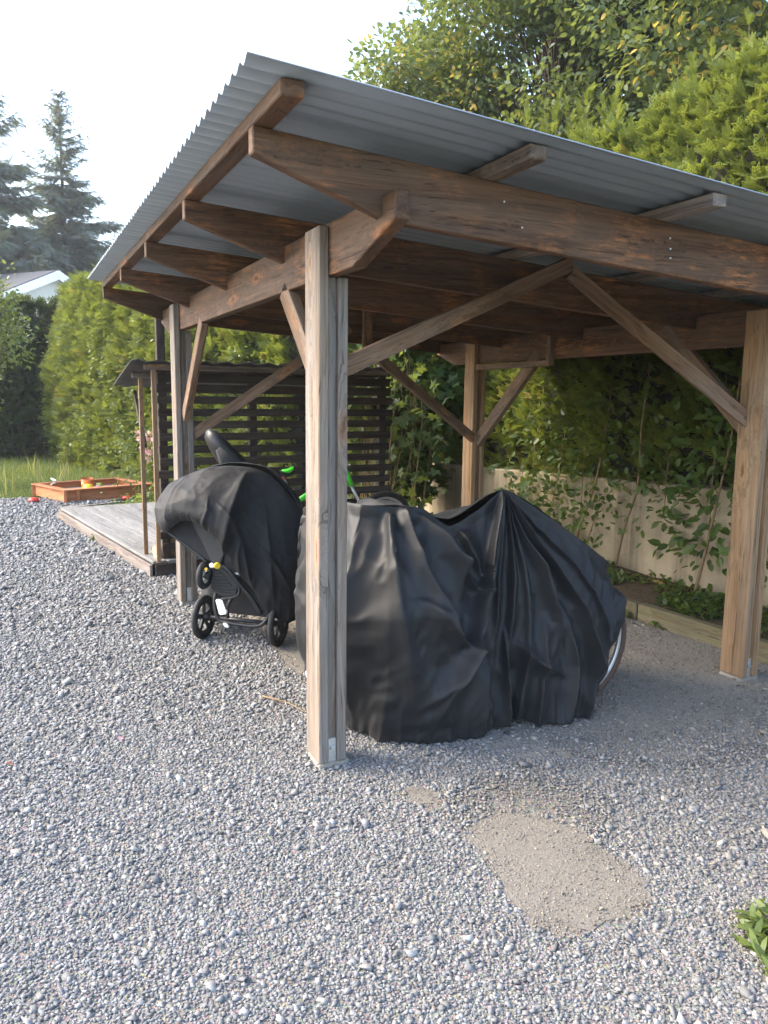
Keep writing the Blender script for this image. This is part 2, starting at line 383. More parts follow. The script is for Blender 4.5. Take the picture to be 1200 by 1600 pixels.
# corrugated sheets
n_sheet = 5; yA, yB = -.79, 3.63; wS = (yB-yA)/n_sheet
for s in range(n_sheet):
    ya, yb = yA+s*wS-(.05 if s else 0), yA+(s+1)*wS
    ny_ = int((yb-ya)/.076*8); xs = [-.49, .3, 1.2, 2.1, 3.0, 3.78]  # unseen right end of the roof lengthened to shade the hedge behind
    V = []; Fq = []
    for i, x in enumerate(xs):
        for j in range(ny_+1):
            y = ya+(yb-ya)*j/ny_
            lift = .0025*(1 if (s and y < yA+s*wS+.01) else 0)
            V.append((x+(rnd.uniform(-.003, .003) if i == 0 and j % 8 == 0 else 0), y, rtop(x)+.047+.0115+.0095*math.sin(2*math.pi*(y-yA)/.076)+lift))
    for i in range(len(xs)-1):
        for j in range(ny_):
            a = i*(ny_+1)+j; Fq.append((a, a+ny_+1, a+ny_+2, a+1))
    o = mesh_obj('roof_sheet', V, Fq, M['galv'], SH, smooth=True)
    md = o.modifiers.new('thick', 'SOLIDIFY'); md.thickness = .0016; md.offset = 1
# posts: three plies each, middle one recessed
def post(px, py, dz, mats, lab=None):
    zt = 2.0145+dz; zb = .028
    core = timber('post', (px+.065, py+.08, zb), (px+.065, py+.08, zt), .044, .105, mats[0], SH, up=(0, 1, 0), bev=.003)
    timber('post_board', (px+.0235, py+.08, zb-.003), (px+.0235, py+.08, 2.197+dz), .041, .156, mats[1], core, up=(0, 1, 0), bev=.004)
    timber('post_board', (px+.106, py+.08, zb-.003), (px+.106, py+.08, zt-.003), .040, .156, mats[0], core, up=(0, 1, 0), bev=.004)
    b = box_bm(px+.05, px+.085, py+.018, py+.03, .02, .125, .001); br = bm_obj('bracket', b, M['steel'], core)
    nb = bmesh.new(); bmesh.ops.create_cone(nb, cap_ends=True, segments=6, radius1=.011, radius2=.010, depth=.012)
    bm_obj('bolt', nb, M['steel'], br if False else core, Matrix.Translation((px+.0675, py+.012, .085)) @ Matrix.Rotation(R(90), 4, 'X'))
    fb = box_bm(px+.005, px+.15, py+.01, py+.165, -.08, .026, .018, 2)
    for v in fb.verts: v.co += Vector((rnd.uniform(-.006, .006), rnd.uniform(-.006, .006), rnd.uniform(-.003, 0)))
    bm_obj('footing', fb, M['footing'], SH, smooth=False)
    if lab: core["label"] = lab
    return core
post(0, 0, 0, (M['post'], M['post']), 'greyed nearest corner post')
post(0, L1, 0, (M['post'], M['post']))
post(L2, 0, -.163, (M['postw'], M['postw']), 'warm tan right-hand post')
post(L2, L1, -.163, (M['postw'], M['postw']))
BR = [((.0675, .10, 1.56), (.0675, .575, 2.03), .045, .10), ((.0675, L1-.02, 1.40), (.0675, L1-.66, 2.03), .045, .09),
      ((.11, .10, 1.655), (1.60, .505, 2.255), .036, .075), ((2.56, .10, 1.43), (1.60, .505, 2.21), .036, .075),
      ((2.58, .14, 1.40), (2.58, .80, 1.99), .045, .10), ((2.54, 2.90, 1.21), (1.36, 2.50, 1.90), .036, .075),
      ((2.58, 2.90, 1.18), (2.58, 2.05, 1.90), .045, .10), ((.11, 2.92, 1.255), (1.2, 2.50, 2.06), .036, .075)]
for A, B, w, h in BR:
    timber('brace', A, B, w, h, M['brace'], SH, bev=.003)
timber('hanger', (1.34, 2.50, 1.86), (1.34, 2.50, 2.20), .07, .045, M['brace'], SH, up=(0, 1, 0))
timber('hanger', (2.535, 1.87, 1.80), (2.535, 1.87, 2.12), .045, .045, M['brace'], SH, up=(0, 1, 0))
timber('rail', (2.535, 1.89, 1.818), (2.535, 2.86, 1.818), .04, .045, M['brace'], SH)

# ------------------------------------------------------------------ retaining wall and bed edging
def ramp_wall():
    bm = bmesh.new(); ys = [-4+.5*i for i in range(21)]
    rows = []
    for y in ys:
        zt = .915-.034*(y-1)+rnd.uniform(-.004, .004)
        rows.append([bm.verts.new((x, y, z)) for x, z in ((3.65, -.05), (3.65+rnd.uniform(-.004, .004), zt-.012), (3.662, zt), (3.86, zt), (3.875, zt-.015), (3.875, -.05))])
    for a, b in zip(rows, rows[1:]):
        for k in range(5): bm.faces.new((a[k], a[k+1], b[k+1], b[k]))
    bm.faces.new(rows[0]); bm.faces.new(rows[-1][::-1])
    bmesh.ops.recalc_face_normals(bm, faces=bm.faces)
    return bm_obj('retaining_wall', bm, M['wall'])
tag(ramp_wall(), 'low weathered beige concrete retaining wall behind the planting bed', 'wall')
ED = thing('bed_edging', (2.95, .5, 0), 'low timber edging board along the planting bed by the right post', 'edging')
timber('edging_board', (2.84, 3.9, .055), (2.905, 1.20, .058), .07, .13, M['sleeper'], ED, bev=.006)
timber('edging_board', (2.91, 1.195, .060), (3.03, -1.2, .055), .07, .13, M['sleeper'], ED, bev=.006)

# ------------------------------------------------------------------ slatted screen, lean-to wood store, deck
FN = thing('slatted_screen', (1.15, 4.0, .13), 'dark brown horizontal slatted timber screen behind the pushchair', 'fence')
zs = [1.785, 1.70, 1.612] + [1.515-.1065*i for i in range(13)]
for i, z in enumerate(zs):
    h = .074 if i < 3 else .066
    timber('slat', (.06+rnd.uniform(-.01, .01), 3.985, z), (2.27+rnd.uniform(-.02, .02), 3.985+rnd.uniform(-.004, .004), z+rnd.uniform(-.006, .006)), .022, h, M['fence'], FN, bev=.003)
for x, zt in ((.105, 2.2), (.90, 1.86), (1.65, 1.86), (2.19, 1.95)):
    timber('fence_post', (x, 4.035, .0), (x, 4.035, zt), .07, .07, M['fence'], FN, up=(0, 1, 0))
WS = thing('wood_store', (.9, 4.4, .13), 'small lean-to wood store with thin pale posts and dark ridged roof behind the screen', 'wood store')
for (x, y, zt) in ((-.03, 4.28, 1.70), (.012, 3.86, 1.76)):
    timber('post', (x, y, .13), (x, y, zt), .036, .036, M['postw'], WS, up=(0, 1, 0), bev=.002)
for (x, y) in ((2.1, 4.9),): timber('post', (x, y, .13), (x, y, 1.62), .036, .036, M['fence'], WS, up=(0, 1, 0), bev=.002)
timber('beam', (-.10, 4.28, 1.725), (2.2, 4.28, 1.725), .036, .05, M['purlin'], WS)
timber('beam', (-.06, 3.87, 1.785), (2.2, 3.93, 1.785), .036, .05, M['purlin'], WS)
timber('brace', (.0, 4.32, 1.1), (.0, 4.85, 1.58), .03, .05, M['fence'], WS)
V = []; Fq = []
for i in range(41):
    for j in range(5):
        x = -.17+2.45*i/40; y = 3.80+1.25*j/4
        V.append((x, y, 1.835-.15*(y-3.8)+.012*math.sin(i*math.pi/1.5)))
for i in range(40):
    for j in range(4): a = i*5+j; Fq.append((a, a+5, a+6, a+1))
o = mesh_obj('roof_sheet', V, Fq, M['bitumen'], WS, smooth=True); md = o.modifiers.new('t', 'SOLIDIFY'); md.thickness = .012
dk = R(7.8)
DK = thing('timber_deck', (-.03, 3.92, 0), 'low silver-grey boarded timber deck beside the gravel', 'deck', None, dk)
MD = WM[DK.name]
def dl(x, y, z): return MD @ Vector((x, y, z))
for i in range(20):
    x = .062+i*.128
    timber('plank', dl(x, rnd.uniform(-.012, .012), .118+rnd.uniform(-.002, .002)), dl(x, 3.80+rnd.uniform(-.012, .012), .118), .120, .028, M['deck'], DK, bev=.004)
timber('fascia', dl(-.014, .0, .045), dl(-.014, 3.79, .045), .026, .115, M['purlin'], DK)
timber('fascia', dl(.015, -.016, .045), dl(2.5, -.016, .045), .026, .115, M['fence'], DK)
timber('fascia', dl(.015, 3.805, .045), dl(2.5, 3.805, .045), .026, .115, M['deck'], DK)
# split logs on the deck
LOGL = ['split firewood log nearest the thin posts on the deck', 'short split log behind the nearest log on the deck', 'split log lying on top of the other firewood logs', 'rightmost split log half hidden behind the screen slats']
for k, (x, y, z, r, a) in enumerate(((.16, 4.12, .185, .055, .3), (.30, 4.05, .19, .06, 1.2), (.22, 4.16, .285, .05, .8), (.42, 4.2, .18, .05, .1))):
    bm = bmesh.new(); bmesh.ops.create_cone(bm, cap_ends=True, segments=9, radius1=r, radius2=r*.9, depth=.3)
    for v in bm.verts: v.co += Vector((rnd.uniform(-.006, .006), rnd.uniform(-.006, .006), 0))
    bmesh.ops.rotate(bm, verts=bm.verts, matrix=Matrix.Rotation(R(90), 3, 'Y'), cent=(0, 0, 0))
    tag(bm_obj('firewood_log', bm, M['log'], None, Matrix.Translation((x, y, z)) @ Matrix.Rotation(a, 4, 'Z')), LOGL[k], 'log', 'logs under the wood store')
# ------------------------------------------------------------------ draped covers (lofted surface with folds)
_perm = np.random.default_rng(3).permutation(256); _perm = np.concatenate([_perm, _perm, _perm])
_grad = np.random.default_rng(4).normal(size=(256, 3)); _grad /= np.linalg.norm(_grad, axis=1, keepdims=True)
def perlin(p):
    i = np.floor(p).astype(int); f = p-i; i &= 255; w = f*f*f*(f*(f*6-15)+10); out = 0
    for dx in (0, 1):
        for dy in (0, 1):
            for dz in (0, 1):
                h = _perm[_perm[_perm[(i[..., 0]+dx) & 255]+((i[..., 1]+dy) & 255)]+((i[..., 2]+dz) & 255)]
                d = f-np.array((dx, dy, dz)); gr = (_grad[h]*d).sum(-1)
                out = out+gr*np.where(dx, w[..., 0], 1-w[..., 0])*np.where(dy, w[..., 1], 1-w[..., 1])*np.where(dz, w[..., 2], 1-w[..., 2])
    return out
def ridged(p): return 1-2.2*np.abs(perlin(p))
def loft(C, wts, NU, NV, round_=.65):
    C = np.array(C, float); n = len(C); wts = np.array(wts, float)
    cum = np.concatenate([[0], np.cumsum(wts)]); cum /= cum[-1]
    u = np.arange(NU)/NU; k = np.clip(np.searchsorted(cum, u, side='right')-1, 0, n-1); t = ((u-cum[k])/(cum[k+1]-cum[k]))[:, None, None]
    p0, p1, p2, p3 = C[(k-1) % n], C[k], C[(k+1) % n], C[(k+2) % n]
    s = .5*((2*p1)+(p2-p0)*t+(2*p0-5*p1+4*p2-p3)*t**2+(3*p1-p0-3*p2+p3)*t**3)
    Q = .6*s+.4*(p1*(1-t)+p2*t)
    v = np.linspace(0, 1, NV)[None, :, None]; Rr, Md, Hm = Q[:, None, 0], Q[:, None, 1], Q[:, None, 2]
    bez = (1-v)**2*Rr+2*v*(1-v)*(2*Md-.5*Rr-.5*Hm)+v**2*Hm
    lin = np.where(v < .5, Rr+(Md-Rr)*2*v, Md+(Hm-Md)*(2*v-1))
    return round_*bez+(1-round_)*lin, u, np.linspace(0, 1, NV), cum
def normals(P):
    N = np.cross(np.roll(P, -1, 0)-np.roll(P, 1, 0), np.gradient(P, axis=1)); N /= np.linalg.norm(N, axis=-1, keepdims=True)+1e-9
    c = P.reshape(-1, 3).mean(0); return N*(1 if np.median(((P-c)*N).sum(-1)) > 0 else -1)
class Folds:
    def __init__(self, u, v, cum): self.u = u[:, None]; self.v = v[None, :]; self.cum = cum; self.D = np.zeros((len(u), len(v)))
    def U(self, c): i = int(c) % (len(self.cum)-1); return self.cum[i]+(self.cum[i+1]-self.cum[i])*(c-int(c))
    def fold(self, pts, amp, w, fan=False, asym=.5, p=1.15):
        """pts: (column, v) along the crest; tent profile, w in u units"""
        us = np.array([self.U(c) for c, _ in pts]); vs = np.array([q for _, q in pts])
        t = (self.v-vs[0])/(vs[-1]-vs[0]); tt = np.clip(t, 0, 1)
        uc = np.interp(self.v, vs, us)
        ww = w*(.22+.78*tt) if fan else w*(.6+.4*np.sin(np.pi*tt))
        x = (self.u-uc+.5) % 1-.5
        x = x/ww; x = np.where(x < 0, x/(2*asym), x/(2*(1-asym)))
        env = np.where((t > 0) & (t < 1), np.clip(tt/(.05 if fan else .3), 0, 1)**.8*np.clip((1-tt)/.3, 0, 1)**.8, 0)
        self.D += amp*np.exp(-np.abs(x)**p)*env
def blur(D, n=2):
    for _ in range(n):
        D = .5*D+.25*(np.roll(D, 1, 0)+np.roll(D, -1, 0)); E_ = D.copy(); E_[:, 1:-1] = .5*D[:, 1:-1]+.25*(D[:, 2:]+D[:, :-2]); D = E_
    return D
def cover_mesh(name, P, D, mat, parent, Mw, zmin=None, hem=.012):
    X = P+normals(P)*D[..., None]
    if zmin is not None: X[..., 2] = np.maximum(X[..., 2], zmin+.004*np.random.default_rng(1).random(X.shape[:2]))
    NU, NV = X.shape[:2]
    # turned-in hem so that the edge has thickness
    inn = X[:, -1]-normals(X)[:, -1]*hem; inn[:, 2] += .01
    X = np.concatenate([X, inn[:, None]], 1); NV += 1
    I = np.arange(NU*NV).reshape(NU, NV); I2 = np.roll(I, -1, 0)
    F = np.stack([I[:, :-1], I2[:, :-1], I2[:, 1:], I[:, 1:]], -1).reshape(-1, 4)
    V = X.reshape(-1, 3); Mi = np.array(Mw.inverted()); V = V@Mi[:3, :3].T+Mi[:3, 3]
    return big_mesh(name, V, F, mat, parent, Mw, True)
def m_nylon(name, col=(.015, .015, .016), rough=.52, spec=.30):
    t = NT(name); tc = t.N("ShaderNodeTexCoord").outputs['Object']
    n = t.noise(tc, 5, 5, .6); n2 = t.noise(tc, 26, 4, .65, .6); n3 = t.noise(tc, 900, 2, .5)
    c = t.mix(n, tuple(x*.92 for x in col), tuple(x*1.1 for x in col))
    dust = t.ramp(t.noise(tc, 2.3, 6, .7), [(.5, g(0)), (.8, g(1))])
    c = t.mix(t.math('MULTIPLY', dust, .10), c, (.08, .075, .07))
    t.set(Base_Color=c, Roughness=t.ramp(n, [(.3, g(rough-.02)), (.7, g(rough+.05))]), Specular_IOR_Level=spec, Sheen_Weight=.05, Sheen_Roughness=.4)
    t.bump(t.math('ADD', t.math('MULTIPLY', n2, 1.), t.math('MULTIPLY', n3, .12)), .06, .006); return t.m
M['nylon'] = m_nylon('black_nylon')
M['nylon2'] = m_nylon('black_rain_cover', (.014, .014, .015), .62, .22)

COVER = [((.32, 1.05, .95), (.30, 1.15, .50), (.40, 1.25, .05)), ((.31, .85, 1.02), (.24, .92, .50), (.30, .95, .04)),
 ((.31, .55, 1.06), (.20, .58, .52), (.25, .60, .03)), ((.33, .32, 1.07), (.19, .26, .55), (.27, .34, .02)),
 ((.46, .28, 1.06), (.35, .05, .60), (.36, .13, .012)), ((.62, .28, 1.045), (.57, .02, .60), (.55, .02, .012)),
 ((.77, .28, .95), (.75, .06, .56), (.76, -.01, .012)), ((.91, .26, 1.02), (.90, .10, .55), (.90, .02, .02)),
 ((1.03, .24, 1.115), (1.0, .08, .55), (1.0, .04, .045)), ((1.05, .24, 1.118), (1.09, .05, .55), (1.10, .0, .02)),
 ((1.09, .23, 1.10), (1.22, .04, .55), (1.22, -.06, .012)), ((1.31, .19, .965), (1.38, .02, .52), (1.32, -.03, .012)),
 ((1.52, .16, .82), (1.50, .01, .47), (1.43, -.02, .02)), ((1.66, .17, .725), (1.60, .045, .48), (1.52, .01, .16)),
 ((1.71, .22, .69), (1.70, .125, .54), (1.65, .08, .36)), ((1.72, .36, .62), (1.72, .42, .44), (1.66, .48, .30)),
 ((1.52, .18, .82), (1.55, .72, .50), (1.52, 1.0, .08)), ((1.06, .24, 1.118), (1.1, .80, .80), (1.1, 1.3, .05)),
 ((.77, .28, .985), (.8, .90, .86), (.8, 1.4, .05)), ((.50, .32, 1.06), (.5, .95, .94), (.5, 1.38, .05))]
WT = [.6, .9, .9, .9, .9, 1.1, 1.0, .8, .5, .7, 1.0, 1.0, 1.0, .6, .6, 1.0, 1.2, 1.0, 1.0, .8]
def bike_cover():
    P, u, v, cum = loft(COVER, WT, 620, 150)
    f = Folds(u, v, cum)
    for pts, amp, w, asym in (
        ([(8.15, 0), (7.2, .25), (6.3, .5), (5.5, .72), (5.0, .95)], .085, .017, .28), ([(8.35, 0), (7.5, .35), (7.0, .7)], .030, .012, .6),
        ([(8.6, 0), (8.3, .35), (7.6, .75)], .050, .010, .45), ([(8.8, 0), (9.0, .3), (8.8, .65)], .045, .009, .5),
        ([(9.0, 0), (9.9, .35), (10.2, .7)], .045, .010, .6), ([(9.15, 0), (10.7, .4), (12.2, .9)], .070, .013, .62), ([(9.5, 0), (11.8, .35), (13.0, .75)], .035, .010, .5),
        ([(4.3, .0), (4.7, .3), (5.6, .7)], .065, .018, .65), ([(3.9, .02), (4.2, .5), (4.7, .95)], .050, .018, .4)):
        f.fold(pts, amp, w*.9, True, asym, 1.0)
    for pts, amp, w, asym in (
        ([(4.9, .02), (5.5, .22), (6.9, .42)], .065, .015, .35), ([(5.5, .03), (5.7, .2), (5.9, .42)], .055, .012, .6), ([(6.3, .02), (6.5, .15), (6.8, .34)], .045, .012, .4),
        ([(4.6, .42), (5.2, .55), (6.2, .68)], .045, .018, .5), ([(6.3, .58), (5.6, .72), (4.6, .88)], .040, .016, .5), ([(6.6, .6), (6.3, .8), (6.2, 1.05)], .050, .015, .6),
        ([(7.6, .55), (7.5, .8), (7.3, 1.1)], .055, .011, .5), ([(8.9, .5), (8.6, .75), (8.0, 1.05)], .055, .011, .5), ([(9.6, .5), (9.2, .8), (9.1, 1.1)], .055, .012, .4), ([(10.3, .45), (10.6, .75), (10.2, 1.1)], .050, .012, .5),
        ([(8.2, .62), (9.2, .72), (10.2, .80)], .035, .012, .5), ([(11.6, .5), (11.7, .8), (11.5, 1.1)], .045, .014, .5), ([(12.7, .15), (12.8, .5), (12.9, .9)], .030, .012, .5), ([(9.6, .2), (9.8, .32), (9.9, .55)], .045, .010, .5),
        ([(2.5, .03), (2.3, .5), (2.1, .95)], .045, .015, .5), ([(1.5, .03), (1.3, .5), (1.2, .95)], .045, .015, .5), ([(3.1, .1), (3.1, .5), (3.2, .95)], .04, .013, .5), ([(13.8, .3), (13.9, .6), (14., 1.)], .04, .010, .5)):
        f.fold(pts, amp, w*.85, False, asym, 1.0)
    sp = np.linalg.norm(np.roll(P, -1, 0)-P, axis=-1)          # narrower columns near the peak carry less
    loc = np.clip(sp/.006, .0, 1)**.5
    V = v[None, :]
    Pn = P+.05*np.stack([perlin(P*3.1+9), perlin(P*3.1+29), perlin(P*3.1+49)], -1)*2
    a = Pn*np.array((5.2, 4.2, 2.6)); b = Pn*np.array((11., 9., 6.5)); c = Pn*np.array((25., 22., 19.))
    sh = np.array((.55, 0, 0)); a = a+a[..., 2:3]*sh; b = b-b[..., 2:3]*np.array((.7, 0, 0))
    D = f.D*1.45+loc*(.022*ridged(a)+.0125*ridged(b+3)+.0010*ridged(c+7))
    D = blur(D, 1)
    D *= np.clip(V/.05, 0, 1)**.7
    D -= .04*np.clip(V/.05, 0, 1)
    # gathered hem
    D += .022*ridged(np.stack([u*70, 0*u+.5, 0*u+.3], 1))[:, None]*np.clip((V-.80)/.2, 0, 1)
    return P, D
BC = tag(cover_mesh('bicycle_cover', *bike_cover(), M['nylon'], None, Matrix.Translation((.9, .5, 0)), .006), 'big black crumpled nylon cover draped over bicycles behind the front post', 'cover')
# ------------------------------------------------------------------ loose gravel (real stones, one mass)
def rotmats(n, rng):
    q = rng.normal(size=(n, 4)); q /= np.linalg.norm(q, axis=1, keepdims=True); w, x, y, z = q.T
    return np.stack([1-2*(y*y+z*z), 2*(x*y-z*w), 2*(x*z+y*w), 2*(x*y+z*w), 1-2*(x*x+z*z), 2*(y*z-x*w), 2*(x*z-y*w), 2*(y*z+x*w), 1-2*(x*x+y*y)], 1).reshape(n, 3, 3)
def in_view(p, mx=.16):
    d = p-np.array(CAM); f = d@np.array(cF); u = d@np.array(cR)/f*FPX/1200; w = d@np.array(cU)/f*FPX/1600
    return (f > .3) & (np.abs(u) < .5+mx) & (np.abs(w) < .5+mx)
def in_poly(x, y, poly):
    c = np.zeros(len(x), bool); n = len(poly)
    for i in range(n):
        (x0, y0), (x1, y1) = poly[i], poly[(i+1) % n]
        c ^= ((y0 > y) != (y1 > y)) & (x < (x1-x0)*(y-y0)/((y1-y0) or 1e-9)+x0)
    return c
def edge_d(x, y, poly):
    d = np.full(len(x), 9.); n = len(poly)
    for i in range(n):
        (x0, y0), (x1, y1) = poly[i], poly[(i+1) % n]; t = np.clip(((x-x0)*(x1-x0)+(y-y0)*(y1-y0))/((x1-x0)**2+(y1-y0)**2), 0, 1)
        d = np.minimum(d, np.hypot(x-x0-t*(x1-x0), y-y0-t*(y1-y0)))
    return d
YARD = [(-6, -3), (2.9, -3), (2.84, 3.95), (-.04, 3.9), (-.62, 7.9), (-.5, 8.8), (.35, 9.0), (-.2, 9.6), (-.9, 9.95), (-6, 9.6)]
def gravel():
    rng = np.random.default_rng(5); out = []
    CUBE = np.array([(x, y, z) for x in (-1, 1) for y in (-1, 1) for z in (-1, 1)], float)*.72
    FC = np.array([(0, 1, 3), (0, 3, 2), (4, 6, 7), (4, 7, 5), (0, 4, 5), (0, 5, 1), (2, 3, 7), (2, 7, 6), (0, 2, 6), (0, 6, 4), (1, 5, 7), (1, 7, 3)])
    # two rings: fine spacing close to the lens, wider farther off
    for (d0, d1, cell, smul) in ((1.2, 2.6, .0086, 1.0), (2.6, 3.7, .0102, 1.18), (3.7, 5.4, .0135, 1.5), (5.4, 8., .020, 2.0), (8., 13.5, .030, 2.8)):
        xs = np.arange(-4.2, 3.0, cell); ys = np.arange(-2.6, 10.2, cell); gx, gy = np.meshgrid(xs, ys)
        x = gx.ravel()+rng.uniform(-.5, .5, gx.size)*cell*1.3; y = gy.ravel()+rng.uniform(-.5, .5, gx.size)*cell*1.3
        d = np.hypot(x-CAM.x, y-CAM.y); k = (d >= d0) & (d < d1); x, y = x[k], y[k]
        k = in_poly(x, y, YARD) & in_view(np.stack([x, y, 0*x], 1)); x, y = x[k], y[k]
        # thinner where feet and tyres have packed the ground: under the roof, on the slabs
        n = perlin(np.stack([x*1.7, y*1.7, 0*x], 1)); n2 = perlin(np.stack([x*6, y*6, 0*x+4], 1))
        wear = np.clip((x-.9-.35*n)/1.0, 0, 1)*np.clip((y+.75-.25*n)/.7, 0, 1)       # under the roof, right side
        wear = np.maximum(wear, np.clip((y-.2)/.4, 0, 1)*np.clip((x-.25)/.3, 0, 1)*np.clip((3.9-y)/.3, 0, 1))
        wear = np.maximum(wear, np.exp(-((x-.62)**2+(y+.62)**2)/.05)*.9)
        keep = rng.random(len(x)) > wear*(.50+.35*n2)
        soft = .5+.5*perlin(np.stack([x*9, y*9, 0*x+2], 1))
        for s in (SLAB1, SLAB2, SLAB3): ins = in_poly(x+.05*n2, y+.05*soft, s); keep &= ~(ins & (rng.random(len(x)) > np.clip(.36+1.2*n2+.8*(soft-.4)+1.0*np.exp(-(edge_d(x, y, s)/.055)**2)*soft, .2, 1))); wear = np.where(ins, np.maximum(wear, 1.1), wear)
        x, y, wear = x[keep], y[keep], wear[keep]
        m = len(x)
        s = .0042*smul*np.exp(rng.normal(0, .36, m))*(1-.45*wear); s *= 1+.35*(rng.random(m) > .97)
        out.append(np.stack([x, y, s, wear], 1))
    A = np.concatenate(out); n = len(A)
    V = CUBE[None]*(1+rng.normal(0, .30, (n, 8, 3)))
    V *= np.stack([rng.uniform(.8, 1.45, n), rng.uniform(.7, 1.1, n), rng.uniform(.30, .62, n)], 1)[:, None]
    ax = rng.normal(0, .38, (n, 2)); az = rng.uniform(0, 6.283, n)
    cz, sz = np.cos(az), np.sin(az); Rz = np.zeros((n, 3, 3)); Rz[:, 0, 0] = cz; Rz[:, 0, 1] = -sz; Rz[:, 1, 0] = sz; Rz[:, 1, 1] = cz; Rz[:, 2, 2] = 1
    T = np.zeros((n, 3, 3)); T[:, 0, 0] = T[:, 1, 1] = T[:, 2, 2] = 1; T[:, 0, 2] = ax[:, 0]; T[:, 2, 0] = -ax[:, 0]; T[:, 1, 2] = ax[:, 1]; T[:, 2, 1] = -ax[:, 1]
    V = np.einsum('nij,nkj->nki', T@Rz, V)*A[:, 2][:, None, None]
    V += np.stack([A[:, 0], A[:, 1], A[:, 2]*rng.uniform(-.1, .55, n)+.004*(A[:, 3] > .12)], 1)[:, None]
    F = (FC[None]+8*np.arange(n)[:, None, None]).reshape(-1, 3)
    tint = np.repeat(np.clip(rng.beta(2.2, 2.6, n), 0, 1), 8); warm = np.repeat(np.clip(.08+.16*np.clip(A[:, 0], -1, 2)+.6*A[:, 3]+.2*rng.normal(size=n), 0, 1), 8)
    t = NT('crushed_stone'); a = t.N("ShaderNodeAttribute", attribute_name="tint").outputs['Fac']; b = t.N("ShaderNodeAttribute", attribute_name="tone").outputs['Fac']
    c = t.ramp(a, [(0, (.105, .108, .111)), (.3, (.175, .178, .181)), (.6, (.235, .237, .237)), (.86, (.335, .333, .325)), (1, (.48, .465, .435))])
    c = t.mix(b, c, t.mix(1., c, (1.15, .96, .74), 'MULTIPLY'))
    tc = t.N("ShaderNodeTexCoord").outputs['Object']; nn = t.noise(tc, 420, 3, .6)
    c = t.mix(t.math('MULTIPLY', nn, .28), c, (.10, .10, .10), 'MIX'); t.set(Base_Color=c, Roughness=.82, Specular_IOR_Level=.3)
    o = big_mesh('gravel', V.reshape(-1, 3), F, t.m, None, None, False, tint, warm)
    return tag(o, 'loose grey crushed stone gravel covering the yard', None, None, 'stuff')
gravel()
# ------------------------------------------------------------------ vegetation
T_NARROW = (np.array([(0, 0, 0), (.30, .13, .04), (.30, -.13, .04), (.68, .12, .03), (.68, -.12, .03), (1, 0, -.06)]), np.array([(0, 2, 1), (1, 2, 4), (1, 4, 3), (3, 4, 5)]))
T_OVAL = (np.array([(0, 0, 0), (.30, .28, .07), (.30, -.28, .07), (.68, .25, .05), (.68, -.25, .05), (1, 0, -.04), (.5, 0, 0)]),
          np.array([(0, 6, 1), (0, 2, 6), (1, 6, 3), (2, 4, 6), (3, 6, 5), (4, 5, 6)]))
def _maple():
    an = [-150, -118, -80, -55, -35, -17, 0, 17, 35, 55, 80, 118, 150]; rd = [.35, .62, .38, .85, .52, .62, 1.05, .62, .52, .85, .38, .62, .35]
    V = [(0, 0, 0)]+[(r*math.cos(R(a)), r*math.sin(R(a)), -.12*r*r+(.05 if i % 2 else 0)) for i, (a, r) in enumerate(zip(an, rd))]
    return np.array(V), np.array([(0, i, i+1) for i in range(1, len(an))])
T_MAPLE = _maple()
def _thuja():
    V = []; F = []
    def lobe(x, y, a, l, w):
        c, s = math.cos(a), math.sin(a); i = len(V)
        V.extend([(x-s*w, y+c*w, 0), (x+s*w, y-c*w, 0), (x+c*l, y+s*l, -.06*l)]); F.append((i, i+1, i+2))
    lobe(0, 0, 0, 1., .05)
    for k, t in enumerate((.12, .3, .48, .66, .82)):
        for sg in (1, -1): lobe(t, 0, sg*R(48-5*k), .52*(1.05-t*.62), .055)
        lobe(t+.2*.7, .2*math.sin(.7)*1.1, R(10), .28*(1.1-t*.7), .05); lobe(t+.2*.7, -.2*math.sin(.7)*1.1, R(-10), .28*(1.1-t*.7), .05)
    return np.array(V), np.array(F)
T_THUJA = _thuja()
def _twig():
    V = []; F = []
    for k in range(9):
        t = k/9.; l = .34*(1-t*.55)
        for sg in (1, -1):
            i = len(V); V.extend([(t, 0, 0), (t+.10, 0, -.01), (t+l*.55, sg*l, -.10)]); F.append((i, i+1, i+2))
    i = len(V); V.extend([(0, .03, 0), (0, -.03, 0), (1.12, 0, -.05)]); F.append((i, i+1, i+2))
    return np.array(V), np.array(F)
T_TWIG = _twig()
T_BLADE = (np.array([(-.03, 0, 0), (.03, 0, 0), (.022, .06, .5), (-.022, .06, .5), (0, .22, 1.)]), np.array([(0, 1, 2), (0, 2, 3), (3, 2, 4)]))
def orient(dirs, ups, rng, jit):
    """rotation with local X along dirs, Z near ups"""
    d = dirs+rng.normal(0, jit, dirs.shape); d /= np.linalg.norm(d, axis=1, keepdims=True)+1e-9
    u = ups+rng.normal(0, jit, ups.shape); y = np.cross(u, d); y /= np.linalg.norm(y, axis=1, keepdims=True)+1e-9
    z = np.cross(d, y); return np.stack([d, y, z], 2)
def scatter(tmpl, pos, Rm, size):
    V, F = tmpl; n = len(pos)
    X = np.einsum('nij,kj->nki', Rm, V)*size[:, None, None]+pos[:, None]
    return X.reshape(-1, 3), (F[None]+len(V)*np.arange(n)[:, None, None]).reshape(-1, 3), len(V)
